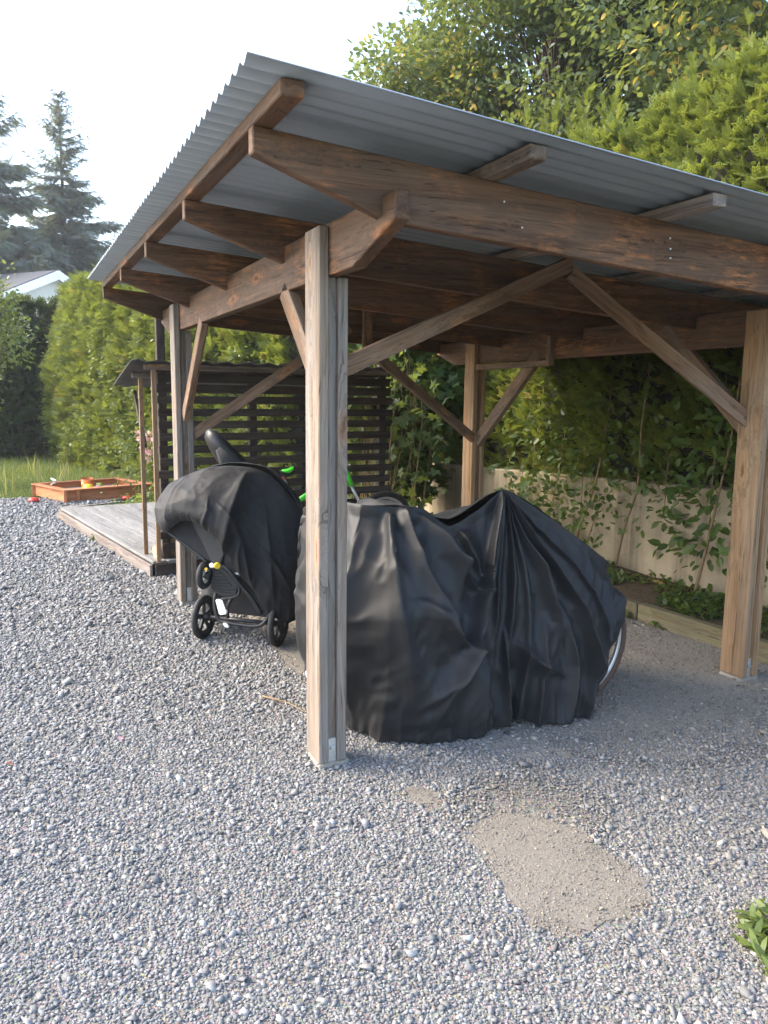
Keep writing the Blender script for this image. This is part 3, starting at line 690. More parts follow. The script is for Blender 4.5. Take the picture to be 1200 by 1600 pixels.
def foliage(name, parts, mat, parent=None, label=None, kind=None):
    """parts: list of (V,F,k,tint per leaf)"""
    Vs, Fs, Ts = [], [], []; o = 0
    for V, F, k, t in parts:
        Vs.append(V); Fs.append(F+o); Ts.append(np.repeat(t, k)); o += len(V)
    M0 = WM[parent.name] if parent is not None else None
    V = np.concatenate(Vs)
    if M0 is not None: Mi = np.array(M0.inverted()); V = V@Mi[:3, :3].T+Mi[:3, 3]
    return big_mesh(name, V, np.concatenate(Fs), mat, parent, M0, False, np.concatenate(Ts))
def unit(a): return a/(np.linalg.norm(a, axis=1, keepdims=True)+1e-9)
M['thuja'] = leaf_mat('thuja_sprays', (.042, .066, .012), (.185, .215, .036), (.34, .26, .06), .6, .40)
M['thujad'] = leaf_mat('backlit_thuja_sprays', (.014, .030, .012), (.040, .068, .022), None, .65, .2)  # backlit shade of the far hedge put into a darker spray colour
M['leaf'] = leaf_mat('broad_leaf', (.035, .065, .016), (.10, .155, .035), (.42, .30, .05), .42, .35)
M['leafg'] = leaf_mat('glossy_bush_leaf', (.045, .075, .022), (.165, .21, .060), (.25, .26, .08), .4, .35)
M['treeleaf'] = leaf_mat('tree_leaf', (.035, .062, .028), (.105, .145, .060), (.50, .34, .08), .5, .40)
M['maple'] = leaf_mat('maple_leaf', (.028, .055, .014), (.075, .125, .030), None, .5, .35)
M['needle'] = leaf_mat('hazed_spruce_needles', (.085, .105, .09), (.19, .21, .17), (.20, .18, .11), .7, .3)  # far haze and glare put into the needle colour: lightened and greyed
M['grassy'] = leaf_mat('grass_blades', (.05, .085, .018), (.14, .18, .045), (.30, .25, .10), .6, .35)
M['leaf1'] = leaf_mat('broad_leaf_single', (.035, .065, .016), (.10, .155, .035), None, .42, .35, .35, True)
M['maple1'] = leaf_mat('maple_leaf_single', (.028, .055, .014), (.075, .125, .030), None, .5, .35, .35, True)
M['bark'] = plain('bark', (.10, .075, .055), .9, 0, .5, 14, .5)
M['stem'] = plain('smooth_stem', (.20, .13, .065), .7, 0, .4, 30, .3)
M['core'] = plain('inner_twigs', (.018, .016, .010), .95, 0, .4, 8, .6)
M['petal'] = leaf_mat('pink_petals', (.60, .28, .33), (.80, .52, .55), None, .6, .4)

def hedge(name, path, height, thick, label, nsp, mat, sp=(.09, .17), seed=1, base=0., broad=0, bmat=None, core=True, topvar=.35, cull=True, leaders=0):
    """clipped-then-grown conifer hedge along path [(x,y)...]: dark twiggy core, sprays on the shell, tall leaders on top"""
    rng = np.random.default_rng(seed); path = np.array(path, float); seg = np.diff(path, axis=0); L = np.linalg.norm(seg, axis=1); cl = np.concatenate([[0], np.cumsum(L)])
    root = thing(name, (path[0][0], path[0][1], base), label, 'hedge')
    def at(s):
        k = np.clip(np.searchsorted(cl, s, side='right')-1, 0, len(L)-1); t = (s-cl[k])/L[k]
        p = path[k]+seg[k]*t[:, None]; n = np.stack([-seg[k][:, 1], seg[k][:, 0]], 1)/L[k][:, None]; return p, n
    def hgt(s): return height*(1+topvar*(perlin(np.stack([s*.9, 0*s, 0*s+seed], 1))*.7+.35*perlin(np.stack([s*2.7, 0*s, 0*s+seed+5], 1))))
    def half(s, z): return thick*(.55+.45*np.clip((height-z)/height*2.2, 0, 1))*(1+.42*perlin(np.stack([s*1.5, z*1.3, 0*s+seed], 1))+.25*perlin(np.stack([s*4, z*3.3, 0*s+seed], 1)))
    n = nsp; s = rng.uniform(0, cl[-1], n); Hs = hgt(s)
    z = Hs*rng.beta(1.25, 1.0, n); side = np.where(rng.random(n) < .80, 1., -1.); top = rng.random(n) < .16
    z = np.where(top, Hs*(1-.06*rng.random(n)), z); p, nn = at(s)
    w = half(s, z)*np.where(top, rng.uniform(-1, 1, n), side*(1-.22*rng.random(n)**2)); q = np.stack([p[:, 0]+nn[:, 0]*w, p[:, 1]+nn[:, 1]*w, base+z], 1)
    d = np.stack([nn[:, 0]*np.sign(w), nn[:, 1]*np.sign(w), np.where(top, 1.6, .55)], 1); up = np.stack([nn[:, 0]*np.sign(w)*.7, nn[:, 1]*np.sign(w)*.7, np.full(n, .7)], 1)
    if cull: k = in_view(q, .10); q, d, up, z = q[k], d[k], up[k], z[k]
    m = len(q); depth = perlin(q*2.2)
    tint = np.clip(.45+.42*depth+rng.normal(0, .16, m), 0, .90); tint = np.where((rng.random(m) > .99) | ((perlin(q*1.6+17) > .42) & (rng.random(m) > .55)), 1., tint)
    V, F, k_ = scatter(T_THUJA, q, orient(unit(d), unit(up), rng, .42), rng.uniform(*sp, m)); parts = [(V, F, k_, tint)]
    if leaders:
        s = rng.uniform(0, cl[-1], leaders); p, nn = at(s); h0 = hgt(s); bm = bmesh.new()
        for i in range(leaders):
            ln = rng.uniform(.35, 1.0); b = np.array((p[i, 0]+rng.normal(0, .15), p[i, 1]+rng.normal(0, .15), base+h0[i]*.93)); lean = rng.normal(0, .08, 2)
            tip = b+np.array((lean[0], lean[1], ln)); Mi = WM[root.name].inverted(); tube_bm([Mi @ Vector(b), Mi @ Vector(tip)], [.008, .002], 4, bm)
            kk = int(26*ln/.6); t = rng.random(kk)**.8; pos = b+(tip-b)*t[:, None]; az = rng.uniform(0, 6.28, kk)
            dd = np.stack([np.cos(az), np.sin(az), np.full(kk, 1.2)], 1); uu = np.stack([-np.cos(az)*.6, -np.sin(az)*.6, np.full(kk, .6)], 1)
            V, F, k_ = scatter(T_THUJA, pos, orient(unit(dd), unit(uu), rng, .25), rng.uniform(.10, .20, kk)*(1.1-.6*t)); parts.append((V, F, k_, np.clip(.7+rng.normal(0, .12, kk), 0, .9)))
        bm_obj('leader_stems', bm, M['stem'], root, WM[root.name])['kind'] = 'stuff'
    foliage('foliage', parts, mat, root)
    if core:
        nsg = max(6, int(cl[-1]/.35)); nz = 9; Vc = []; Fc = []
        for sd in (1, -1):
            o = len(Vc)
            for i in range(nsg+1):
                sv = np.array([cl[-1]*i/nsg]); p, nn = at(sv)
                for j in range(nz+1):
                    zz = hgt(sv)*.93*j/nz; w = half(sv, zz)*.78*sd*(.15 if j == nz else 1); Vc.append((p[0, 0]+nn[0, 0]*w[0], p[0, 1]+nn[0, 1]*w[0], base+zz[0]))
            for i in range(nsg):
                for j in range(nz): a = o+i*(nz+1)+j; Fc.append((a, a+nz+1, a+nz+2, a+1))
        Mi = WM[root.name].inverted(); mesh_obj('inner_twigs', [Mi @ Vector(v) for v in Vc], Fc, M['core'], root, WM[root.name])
    if broad:
        s = rng.uniform(0, cl[-1], broad*3); z = hgt(s)*rng.uniform(.02, .95, broad*3); p, nn = at(s); cz = perlin(np.stack([s*.8, z*.9, 0*s+33], 1)) > .02
        s, z, p, nn = s[cz][:broad], z[cz][:broad], p[cz][:broad], nn[cz][:broad]; w = half(s, z)*rng.uniform(.95, 1.22, len(s))
        q = np.stack([p[:, 0]+nn[:, 0]*w, p[:, 1]+nn[:, 1]*w, base+z], 1); d = np.stack([nn[:, 0], nn[:, 1], np.full(len(s), -.1)], 1); up = np.stack([nn[:, 0]*.6, nn[:, 1]*.6, np.full(len(s), 1.)], 1)
        k = in_view(q, .1); q, d, up = q[k], d[k], up[k]; m = len(q)
        V, F, k_ = scatter(T_OVAL, q, orient(unit(d), unit(up), rng, .55), rng.uniform(.045, .085, m)); tt = np.clip(.5+rng.normal(0, .25, m), 0, .9); tt = np.where(rng.random(m) > .985, 1, tt)
        foliage('broad_leaves', [(V, F, k_, tt)], bmat, root)
    return root
HR = hedge('thuja_hedge', [(4.35, 9.2), (4.35, -1.2)][::-1], 3.25, .62, 'tall bright green thuja hedge growing above the concrete wall behind the shelter', 26000, M['thuja'], (.09, .18), 2, .74, 1100, M['leaf'], True, .22, True, 90)
HL = hedge('garden_hedge', [(3.5, 8.6), (2.2, 11.5), (1.1, 15.4), (.75, 17.6)], 4.0, .85, 'sunlit mixed green hedge running back behind the deck and sandpit', 15000, M['thuja'], (.13, .27), 3, 0., 9000, M['leafg'], True, .16, True, 14)
HD = hedge('dark_hedge', [(.9, 18.6), (-7, 19.6)], 3.7, .9, 'hedge coloured dark green for backlight at the far left end of the lawn', 9000, M['thujad'], (.16, .32), 5, 0., 0, None, True, .14, True, 0)

def branch_tree(name, base, label, height, crown_c, crown_r, nclump, per, leaf, mat, seed, trunk_r=.16, tmpl=T_OVAL, clr=.42, cull=True, yellow=.985, cat='tree', droop=-.2):
    """tapered trunk, limbs to every clump of leaves; gaps between the clumps"""
    rng = np.random.default_rng(seed); base = np.array(base, float); cc = np.array(crown_c, float); cr = np.array(crown_r, float)
    root = thing(name, tuple(base), label, cat); Mi = WM[root.name].inverted(); bm = bmesh.new(); top = cc+np.array((0, 0, cr[2]*.55))
    tr = [base+(top-base)*t+np.array((rng.normal(0, .06), rng.normal(0, .06), 0))*(t > .1) for t in np.linspace(0, 1, 9)]
    tube_bm([Mi @ Vector(p) for p in tr], [trunk_r*(1-.85*t) for t in np.linspace(0, 1, 9)], 8, bm)
    cen = []
    while len(cen) < nclump:
        v = rng.normal(size=3); v /= np.linalg.norm(v); r = rng.uniform(.35, 1.)**.6; p = cc+v*cr*r*(1+.25*perlin((v*1.8+seed)[None])[0])
        if perlin((p*.55+seed*3.1)[None])[0] > -.16: cen.append(p)
    cen = np.array(cen); parts = []
    for c in cen:
        a = tr[int(np.clip((c[2]-base[2])/(top[2]-base[2])*8-rng.uniform(1, 2.5), 2, 8))]; mid = a+(c-a)*.5+np.array((0, 0, .12*np.linalg.norm(c-a)))+rng.normal(0, .1, 3)
        if not cull or in_view(c[None], .12)[0]: tube_bm([Mi @ Vector(p) for p in smooth_path([a, mid, c], 3)], [trunk_r*.13*(1-.13*i) for i in range(7)], 4, bm)
    bm_obj('trunk', bm, M['bark'], root, WM[root.name], True)
    n = nclump*per; ci = np.repeat(np.arange(nclump), per); off = rng.normal(0, 1, (n, 3)); off = unit(off)*(rng.random((n, 1))**.45)*clr*np.array((1.15, 1.15, .72)); q = cen[ci]+off
    if cull: k = in_view(q, .10); q, off, ci = q[k], off[k], ci[k]
    m = len(q); d = unit(off)+np.array((0, 0, droop)); up = unit(off)*.5+np.array((0, 0, 1.)); ct = rng.normal(0, .14, nclump)
    tint = np.clip(.48+ct[ci]+rng.normal(0, .17, m), 0, .9); yc = rng.random(nclump) > .965; tint = np.where((rng.random(m) > yellow) | (yc[ci] & (rng.random(m) > .72)), 1., tint)
    V, F, k_ = scatter(tmpl, q, orient(unit(d), unit(up), rng, .5), rng.uniform(.7, 1.25, m)*leaf)
    foliage('crown', [(V, F, k_, tint)], mat, root); return root
branch_tree('broadleaf_tree', (6.9, 7.6, .7), 'large leafy tree with yellowing leaves rising behind the shelter roof', 9, (6.9, 7.7, 6.4), (2.9, 2.6, 3.2), 420, 260, .090, M['treeleaf'], 21, .22, clr=.50)
branch_tree('broadleaf_tree', (8.6, 4.6, .7), 'broad leafy tree at the top right corner behind the thuja hedge', 9, (8.3, 4.4, 6.7), (2.9, 2.6, 3.0), 360, 240, .095, M['treeleaf'], 22, .20, clr=.50)
branch_tree('dark_filler_shrub', (3.0, 5.3, 0), 'dense dark green shrub added to darken the gap between the slatted screen and the back post', 2.5, (3.0, 5.3, 1.45), (.62, .5, 1.25), 60, 70, .10, M['maple'], 24, .04, clr=.3, cat='shrub', tmpl=T_MAPLE)  # added dark-leaved bush stands in for tree shade in this gap
branch_tree('apple_tree', (-1.9, 12.0, 0), 'pale green apple tree leaning in at the left edge', 4, (-1.75, 12.0, 2.45), (.95, 1.2, 1.5), 80, 90, .075, M['leafg'], 23, .09, clr=.36)

def spruce(name, base, H, rad, label, seed, sparse=1., lean=0):
    rng = np.random.default_rng(seed); base = np.array(base, float); root = thing(name, tuple(base), label, 'tree'); Mi = WM[root.name].inverted(); bm = bmesh.new()
    tube_bm([Mi @ Vector(base+np.array((lean*t*t, 0, H*t))) for t in np.linspace(0, 1, 12)], [.26*(1-t)+.02 for t in np.linspace(0, 1, 12)], 7, bm)
    P, D, S = [], [], []
    z = H*.12
    while z < H*.985:
        t = z/H; ln = rad*(1-t)**.72*(.8+.35*rng.random())+.25; nb = int(rng.integers(7, 12)*sparse)+1
        for b in range(nb):
            if rng.random() < .14: continue
            az = rng.uniform(0, 6.283); l = ln*rng.uniform(.6, 1.15); dr = -.28 if t < .75 else .25
            k = max(4, int(l/.16)); tt = np.linspace(.12, 1, k); sag = dr*tt*l+.22*l*tt**2.4
            pts = np.stack([base[0]+lean*t*t+np.cos(az)*l*tt, base[1]+np.sin(az)*l*tt, base[2]+z+sag], 1)
            tube_bm([Mi @ Vector(base+np.array((lean*t*t, 0, z)))]+[Mi @ Vector(p) for p in pts[::3]], .018, 3, bm, cap=False)
            for s_ in (1, -1, 0):
                a2 = az+s_*rng.uniform(.6, 1.1, k); P.append(pts+rng.normal(0, .04, pts.shape)); D.append(np.stack([np.cos(a2), np.sin(a2), np.full(k, -.25 if s_ else .0)-.35*rng.random(k)], 1)); S.append(np.clip(l*.30*(1.2-tt*.55), .22, .85)*rng.uniform(.7, 1.2, k))
        z += H*.018*(.7+.6*rng.random())*(1.35-.5*t)
    bm_obj('trunk', bm, M['bark'], root, WM[root.name], True)
    P = np.concatenate(P); D = np.concatenate(D); S = np.concatenate(S); k = in_view(P, .15); P, D, S = P[k], D[k], S[k]; m = len(P)
    tint = np.clip(.45+rng.normal(0, .22, m), 0, .9); tint = np.where(rng.random(m) > .93, 1, tint)
    V, F, k_ = scatter(T_TWIG, P, orient(unit(D), np.tile((0, 0, 1.), (m, 1)), rng, .3), S); foliage('crown', [(V, F, k_, tint)], M['needle'], root); return root
def far(px, d): u = (px-600)/FPX; return (CAM.x+d*(cY.x+cX.x*u), CAM.y+d*(cY.y+cX.y*u), 0)
spruce('spruce_tree', (2.35, 45.8, 0), 18.0, 4.5, 'tall thin-topped spruce against the white sky beyond the house', 31)
spruce('spruce_tree', (-2.5, 43.0, 0), 18.6, 6.0, 'wide spruce cut off by the left edge of the picture', 32, 1.2)
branch_tree('pine_tree', (2.6, 60, 0), 'hazy bushy tree behind the house below the tall spruce', 12, (2.4, 60, 7.5), (4.6, 4, 5.0), 150, 60, .42, M['needle'], 35, .3, clr=1.0)
branch_tree('pine_tree', (-3.2, 56, 0), 'hazy bushy tree filling the left edge behind the house roof', 12, (-3.2, 56, 8.0), (4.6, 4, 6.0), 150, 60, .42, M['needle'], 36, .3, clr=1.0)
# climbers, saplings and weeds: every leaf is a piece of its own
LEAFME = {}
def climber(name, pts, label, r=.011, nleaf=60, leaf=.075, spread=.12, t0=.25, tmpl=T_OVAL, mat='leaf', seed=1, cat='plant', side=None):
    rng = np.random.default_rng(seed); root = thing(name, pts[0], label, cat); path = smooth_path(pts, 6); n = len(path)
    tube('stem', path, [r*(1-.65*i/(n-1)) for i in range(n)], M['stem'], root, 7)
    P = np.array([tuple(p) for p in path]); k = np.clip((rng.uniform(t0, 1, nleaf)*(n-1)).astype(int), 0, n-1); off = rng.normal(0, spread, (nleaf, 3))*np.array((.5, 1, .8)); off[:, 0] -= .03
    q = P[k]+off; d = unit(off+np.array((-.05, 0, -.04))); up = np.tile((-.6, -.2, .8), (nleaf, 1))
    Rm = orient(d, unit(up), rng, .4); sz = rng.uniform(.65, 1.25, nleaf)*leaf; key = (id(tmpl), mat)
    if key not in LEAFME:
        me = bpy.data.meshes.new('leaf'); me.from_pydata([tuple(v_) for v_ in tmpl[0]], [], [tuple(int(i) for i in f_) for f_ in tmpl[1]]); me.materials.append(M[mat+'1']); LEAFME[key] = me
    for i in range(nleaf):
        Mx = Matrix([[*(Rm[i][r_]*sz[i]), q[i][r_]] for r_ in range(3)]+[[0, 0, 0, 1]]); put(bpy.data.objects.new('leaf', LEAFME[key]), root, Mx)
    return root
CG = 'climbing stems on the concrete wall'
climber('climbing_shrub', [(3.55, 2.18, .12), (3.56, 2.10, .5), (3.60, 2.02, .85), (3.62, 2.03, 1.35), (3.66, 2.0, 2.0)], 'tall bare pale climbing stem curving up the middle of the concrete wall', .014, 46, .085, .14, .60, seed=41)["group"] = CG
climber('climbing_shrub', [(3.55, 2.75, .15), (3.53, 2.62, .45), (3.56, 2.50, .80), (3.62, 2.46, 1.3), (3.66, 2.44, 1.9)], 'dark forked climbing stem left of the bare pale stem on the wall', .012, 60, .08, .14, .45, seed=42)["group"] = CG
climber('climbing_shrub', [(3.5, 3.05, .12), (3.48, 3.02, .45), (3.54, 3.0, .8), (3.6, 2.98, 1.3)], 'leafy climber above the cover peak on the concrete wall', .010, 230, .075, .17, .0, seed=43)["group"] = CG
climber('climbing_shrub', [(3.45, 2.45, .12), (3.45, 2.42, .35), (3.5, 2.36, .62), (3.56, 2.33, .78)], 'small thin leafy shoot between the stems low on the wall', .007, 110, .06, .11, .0, seed=44)["group"] = CG
climber('climbing_shrub', [(3.45, 1.22, .12), (3.47, 1.17, .42), (3.54, 1.16, .78), (3.6, 1.12, 1.3), (3.64, 1.1, 1.9)], 'leafy apple-like sapling just left of the right post against the wall', .014, 170, .10, .17, .30, seed=45)["group"] = CG
climber('climbing_shrub', [(3.5, .62, .12), (3.5, .6, .5), (3.55, .58, 1.0), (3.6, .55, 1.7)], 'leafy shoot half hidden right of the right post', .011, 80, .10, .16, .1, seed=46)["group"] = CG
for (y, z0, z1, nl, sd, lb) in ((3.5, 1.35, .5, 200, 91, 'leafy trailing shoots hanging over the wall just right of the back post'), (2.75, 1.3, .5, 190, 92, 'leafy trailing shoots over the wall top by the dark forked stem'), (1.75, 1.25, .62, 150, 93, 'leafy trailing shoots over the wall top right of the bare pale stem'), (1.3, 1.3, .45, 220, 94, 'dense leafy trailing shoots over the wall beside the right post')):
    climber('climbing_shrub', [(3.72, y, z0), (3.62, y-.03, z0-.2), (3.58, y-.06, z1+.15), (3.57, y-.05, z1)], lb, .007, nl, .075, .21, .0, seed=sd)['group'] = CG
for i, (x, y, h, nl, sd, lb) in enumerate(((2.75, 4.35, 1.6, 34, 51, 'maple sapling with big lobed leaves right of the front post'), (3.05, 4.7, 1.25, 34, 52, 'lower maple sapling left of the back post in front of the wall end'), (2.5, 4.5, 1.9, 26, 53, 'tall maple sapling at the right end of the slatted screen'), (3.35, 3.4, .95, 22, 54, 'small maple sapling just right of the back post'))):
    climber('maple_sapling', [(x, y, 0), (x-.03, y-.05, h*.4), (x+.02, y-.08, h*.75), (x, y-.1, h)], lb, .010, int(nl*1.7), .105, .22, .15, T_MAPLE, 'maple', sd, 'sapling')["group"] = 'maple saplings behind the bicycles'
# bare creeper twigs by the screen end
rng_ = np.random.default_rng(61); ct = thing('bare_twigs', (2.75, 4.6, .0), 'tangle of thin bare twigs beside the right end of the slatted screen', 'twigs'); bm = bmesh.new(); Mi = WM[ct.name].inverted()
for i in range(34):
    x, y = 2.55+rng_.normal(0, .22), 4.75+rng_.normal(0, .12); h = rng_.uniform(1., 2.1); p = [Vector((x, y, .0))]
    for j in range(4): p.append(p[-1]+Vector((rng_.normal(0, .07), rng_.normal(0, .05), h/4)))
    tube_bm([Mi @ q for q in smooth_path(p, 3)], [.006*(1-.06*k) for k in range(13)], 4, bm)
bm_obj('twig', bm, M['stem'], ct, WM[ct.name], True)
def weeds(name, spots, label, mat, seed, leaf=(.025, .05), tmpl=T_OVAL, kind='stuff', up=.9):
    rng = np.random.default_rng(seed); P = []
    for (x, y, z, r, h, n) in spots:
        a = rng.uniform(0, 6.28, n); rr = r*np.sqrt(rng.random(n)); P.append(np.stack([x+rr*np.cos(a), y+rr*np.sin(a), z+h*rng.random(n)*(1-.6*rr/r)], 1))
    P = np.concatenate(P); n = len(P); a = rng.uniform(0, 6.28, n); d = np.stack([np.cos(a), np.sin(a), rng.uniform(0, up, n)], 1)
    V, F, k = scatter(tmpl, P, orient(unit(d), np.tile((0, 0, 1.), (n, 1)), rng, .35), rng.uniform(*leaf, n))
    o = foliage(name, [(V, F, k, np.clip(.5+rng.normal(0, .22, n), 0, .9))], mat); return tag(o, label, None if kind else 'weed', None, kind)
weeds('bed_weeds', [(3.2, 1.95, .1, .26, .09, 420), (3.35, 2.3, .1, .25, .12, 320), (3.25, .95, .1, .3, .11, 620), (3.4, 1.3, .1, .2, .1, 200), (3.45, 1.65, .1, .14, .12, 60), (3.3, .35, .1, .3, .2, 500), (3.3, -.3, .1, .4, .25, 600), (3.1, 2.8, .1, .3, .1, 300)], 'low green weeds covering the planting bed', M['leaf'], 71, (.03, .065))
weeds('edge_weed', [(2.80, 1.28, 0, .06, .08, 26)], 'small weed tuft at the foot of the edging board near the cover', M['leaf'], 72, (.03, .06), kind=None)
weeds('edge_weed', [(2.86, .98, 0, .07, .06, 24)], 'weed sprig by the middle of the timber edging board', M['leaf'], 73, (.025, .05), kind=None)
weeds('thistle_weed', [(.80, -1.56, 0, .09, .04, 120), (.88, -1.52, 0, .10, .06, 150), (.75, -1.66, 0, .07, .03, 70)], 'bright green leafy weed at the bottom right corner of the gravel', M['leafg'], 74, (.04, .085), T_NARROW, kind=None, up=.7)
weeds('gravel_weed', [(-.32, 5.9, 0, .05, .06, 60)], 'tiny yellow-green weed against the side of the deck', M['leafg'], 75, (.025, .045), kind=None)
weeds('shrub_clump', [(.72, 8.15, 0, .4, .32, 700), (1.3, 8.3, 0, .4, .4, 600)], 'low bushy green plant at the far end of the deck beside the sandpit', M['leafg'], 76, (.05, .09), kind=None)
# rose bush with pink blooms behind the thin posts
rb = thing('rose_bush', (.75, 8.6, 0), 'rose bush with pale pink blooms seen between the thin posts', 'bush'); rng_ = np.random.default_rng(77)
n = 900; q = np.array((.75, 8.6, .65))+rng_.normal(0, 1, (n, 3))*np.array((.28, .28, .32)); V, F, k = scatter(T_OVAL, q, orient(unit(rng_.normal(size=(n, 3))), np.tile((0, 0, 1.), (n, 1)), rng_, .4), rng_.uniform(.04, .07, n))
foliage('leaves', [(V, F, k, np.clip(.4+rng_.normal(0, .2, n), 0, .9))], M['leaf'], rb)
for c in ((.60, 8.35, .82), (.74, 8.3, .80), (.66, 8.32, .98), (.63, 8.3, .72), (.80, 8.3, 1.1), (.55, 8.4, 1.0)):
    n = 40; q = np.array(c)+rng_.normal(0, .028, (n, 3)); V, F, k = scatter(T_OVAL, q, orient(unit(q-np.array(c)), np.tile((0, 0, 1.), (n, 1)), rng_, .6), rng_.uniform(.04, .065, n)); foliage('bloom', [(V, F, k, rng_.random(n)*.9)], M['petal'], rb)
def grass():
    rng = np.random.default_rng(81); n = 34000; x = rng.uniform(-6.5, 2.2, n); y = 10.1+(rng.random(n)**1.3)*8.2; P = np.stack([x, y, 0*x], 1); k = in_view(P, .06) & ~in_poly(x, y, [(-.75, 9), (-.45, 9.4), (.55, 9.4), (1.0, 10.3), (.6, 11.3), (-.3, 11.4), (-.75, 10.6)]); P = P[k]; n = len(P)
    h = rng.uniform(.04, .12, n)*(1+.8*np.clip(perlin(P*1.1+5)+.3, 0, 1)*(P[:, 1] > 11)); a = rng.uniform(0, 6.28, n); up = np.stack([rng.normal(0, .35, n), rng.normal(0, .35, n), np.ones(n)], 1)
    Z = unit(up); X = np.stack([np.cos(a), np.sin(a), 0*a], 1); Y = unit(np.cross(Z, X)); X = np.cross(Y, Z); Rm = np.stack([X, Y, Z], 2)
    V, F, k = scatter(T_BLADE, P, Rm, h); tint = np.clip(.45+.4*perlin(P*.7)+rng.normal(0, .18, n), 0, .9); tint = np.where(rng.random(n) > .90, 1., tint)
    tag(foliage('grass', [(V, F, k, tint)], M['grassy']), 'rough uncut grass of the lawn', None, None, 'stuff')
    n = 60; P = np.stack([rng.uniform(-2.2, 0., n), rng.uniform(10.4, 14, n), np.zeros(n)], 1); up = unit(np.stack([rng.normal(0, .15, n), rng.normal(0, .15, n), np.ones(n)], 1)); a = rng.uniform(0, 6.28, n); X = np.stack([np.cos(a), np.sin(a), 0*a], 1); Y = unit(np.cross(up, X)); X = np.cross(Y, up)
    V, F, k = scatter(T_BLADE, P, np.stack([X, Y, up], 2), rng.uniform(.25, .5, n)); tag(foliage('tall_grass', [(V, F, k, np.full(n, 1.))], M['grassy']), 'dry seed stalks standing above the lawn grass', None, None, 'stuff')
grass()
# ------------------------------------------------------------------ neighbouring house
M['white'] = plain('white_paint', (.78, .78, .76), .6, 0, .06, 5, .05)
M['siding'] = plain('pale_siding', (.62, .58, .48), .7, 0, .1, 5, .1)
M['paleroof'] = plain('pale_roof_panel', (.60, .60, .58), .5, 0, .1, 3, .05)
M['tiles'] = plain('dark_roof_tile', (.055, .058, .068), .6, 0, .3, 6, .1)
M['glass'] = plain('window_glass', (.05, .07, .08), .08, 0, .1, 3, 0)
cXv, cYv = np.array(cX), np.array(cY)
def house():
    A = np.array((1.25, 35.4, 6.85)); r = -cXv*.90+cYv*.42; gd = cXv*.42+cYv*.90; z = np.array((0, 0, 1.))
    root = thing('house', (A[0], A[1], 0), 'white house with dark tiled roof showing between the trees at left', 'house'); Mi = WM[root.name].inverted(); W_ = WM[root.name]
    def part(nm, vs, fs, m, par=root): return mesh_obj(nm, [Mi @ Vector(tuple(v)) for v in vs], fs, m, par, W_)
    def slabp(nm, quad, m, th, par=root):
        q = [np.array(p) for p in quad]; n = np.cross(q[1]-q[0], q[2]-q[0]); n = n/np.linalg.norm(n)*th
        v = q+[p-n for p in q]; k = len(q); return part(nm, v, [tuple(range(k)), tuple(range(2*k-1, k-1, -1))]+[(i, k+i, k+(i+1) % k, (i+1) % k) for i in range(k)], m, par)
    hw, dz, ln = 4.0, 1.75, 9.0; e1 = A-gd*hw-z*dz; e2 = A+gd*hw-z*dz
    b = [e1, A-z*.12, e2, e2*np.array((1, 1, 0)), e1*np.array((1, 1, 0))]; bb = [p+r*.35 for p in b]; bk = [p+r*ln for p in b]
    part('wall', bb+bk, [(0, 1, 2, 3, 4), (9, 8, 7, 6, 5), (0, 4, 9, 5), (2, 7, 8, 3)], M['siding'])
    o1 = e1-gd*.5-z*.22; o2 = e2+gd*.5-z*.22
    rf = slabp('roof', [A, o1, o1+r*ln, A+r*ln], M['tiles'], .12); slabp('roof', [A+r*ln, o2+r*ln, o2, A], M['tiles'], .12)
    for k in range(9):
        t = (k+.5)/9; p = A+(o1-A)*t+z*.05; q = p+r*ln; slabp('tile_row', [p, p+(o1-A)/9*.92-z*.02, q+(o1-A)/9*.92-z*.02, q], M['tiles'], .05, rf)
    for s, e in ((1, o1), (1, o2)): slabp('barge_board', [A-r*.06+z*.08, e-r*.06+z*.08, e-r*.06-z*.24, A-r*.06-z*.30], M['white'], .08)
    # pale lean-to extension
    d = -r; p0 = A-gd*3.2-z*1.5+d*.0; p1 = A+gd*2.2-z*.95; q0 = p0+d*2.6-z*.35; q1 = p1+d*2.6-z*.25
    ex = slabp('extension_roof', [p0, q0, q1, p1], M['paleroof'], .08)
    slabp('fascia', [q0+z*.05, q1+z*.05, q1-z*.30, q0-z*.30], M['white'], .06, ex); slabp('fascia', [p0-gd*.02+z*.05, q0-gd*.02+z*.05, q0-gd*.02-z*.3, p0-gd*.02-z*.3], M['white'], .06, ex)
    slabp('extension_wall', [q0-z*.3-d*.1, q1-z*.3-d*.1, q1*np.array((1, 1, 0))-d*.1, q0*np.array((1, 1, 0))-d*.1], M['white'], .08)
    for t in (.2, .5, .8):
        c = q0+(q1-q0)*t-z*1.2+d*.0; w = (q1-q0)/np.linalg.norm(q1-q0)*.45; slabp('window', [c-w+z*.5, c+w+z*.5, c+w-z*.5, c-w-z*.5], M['glass'], .05)
house()
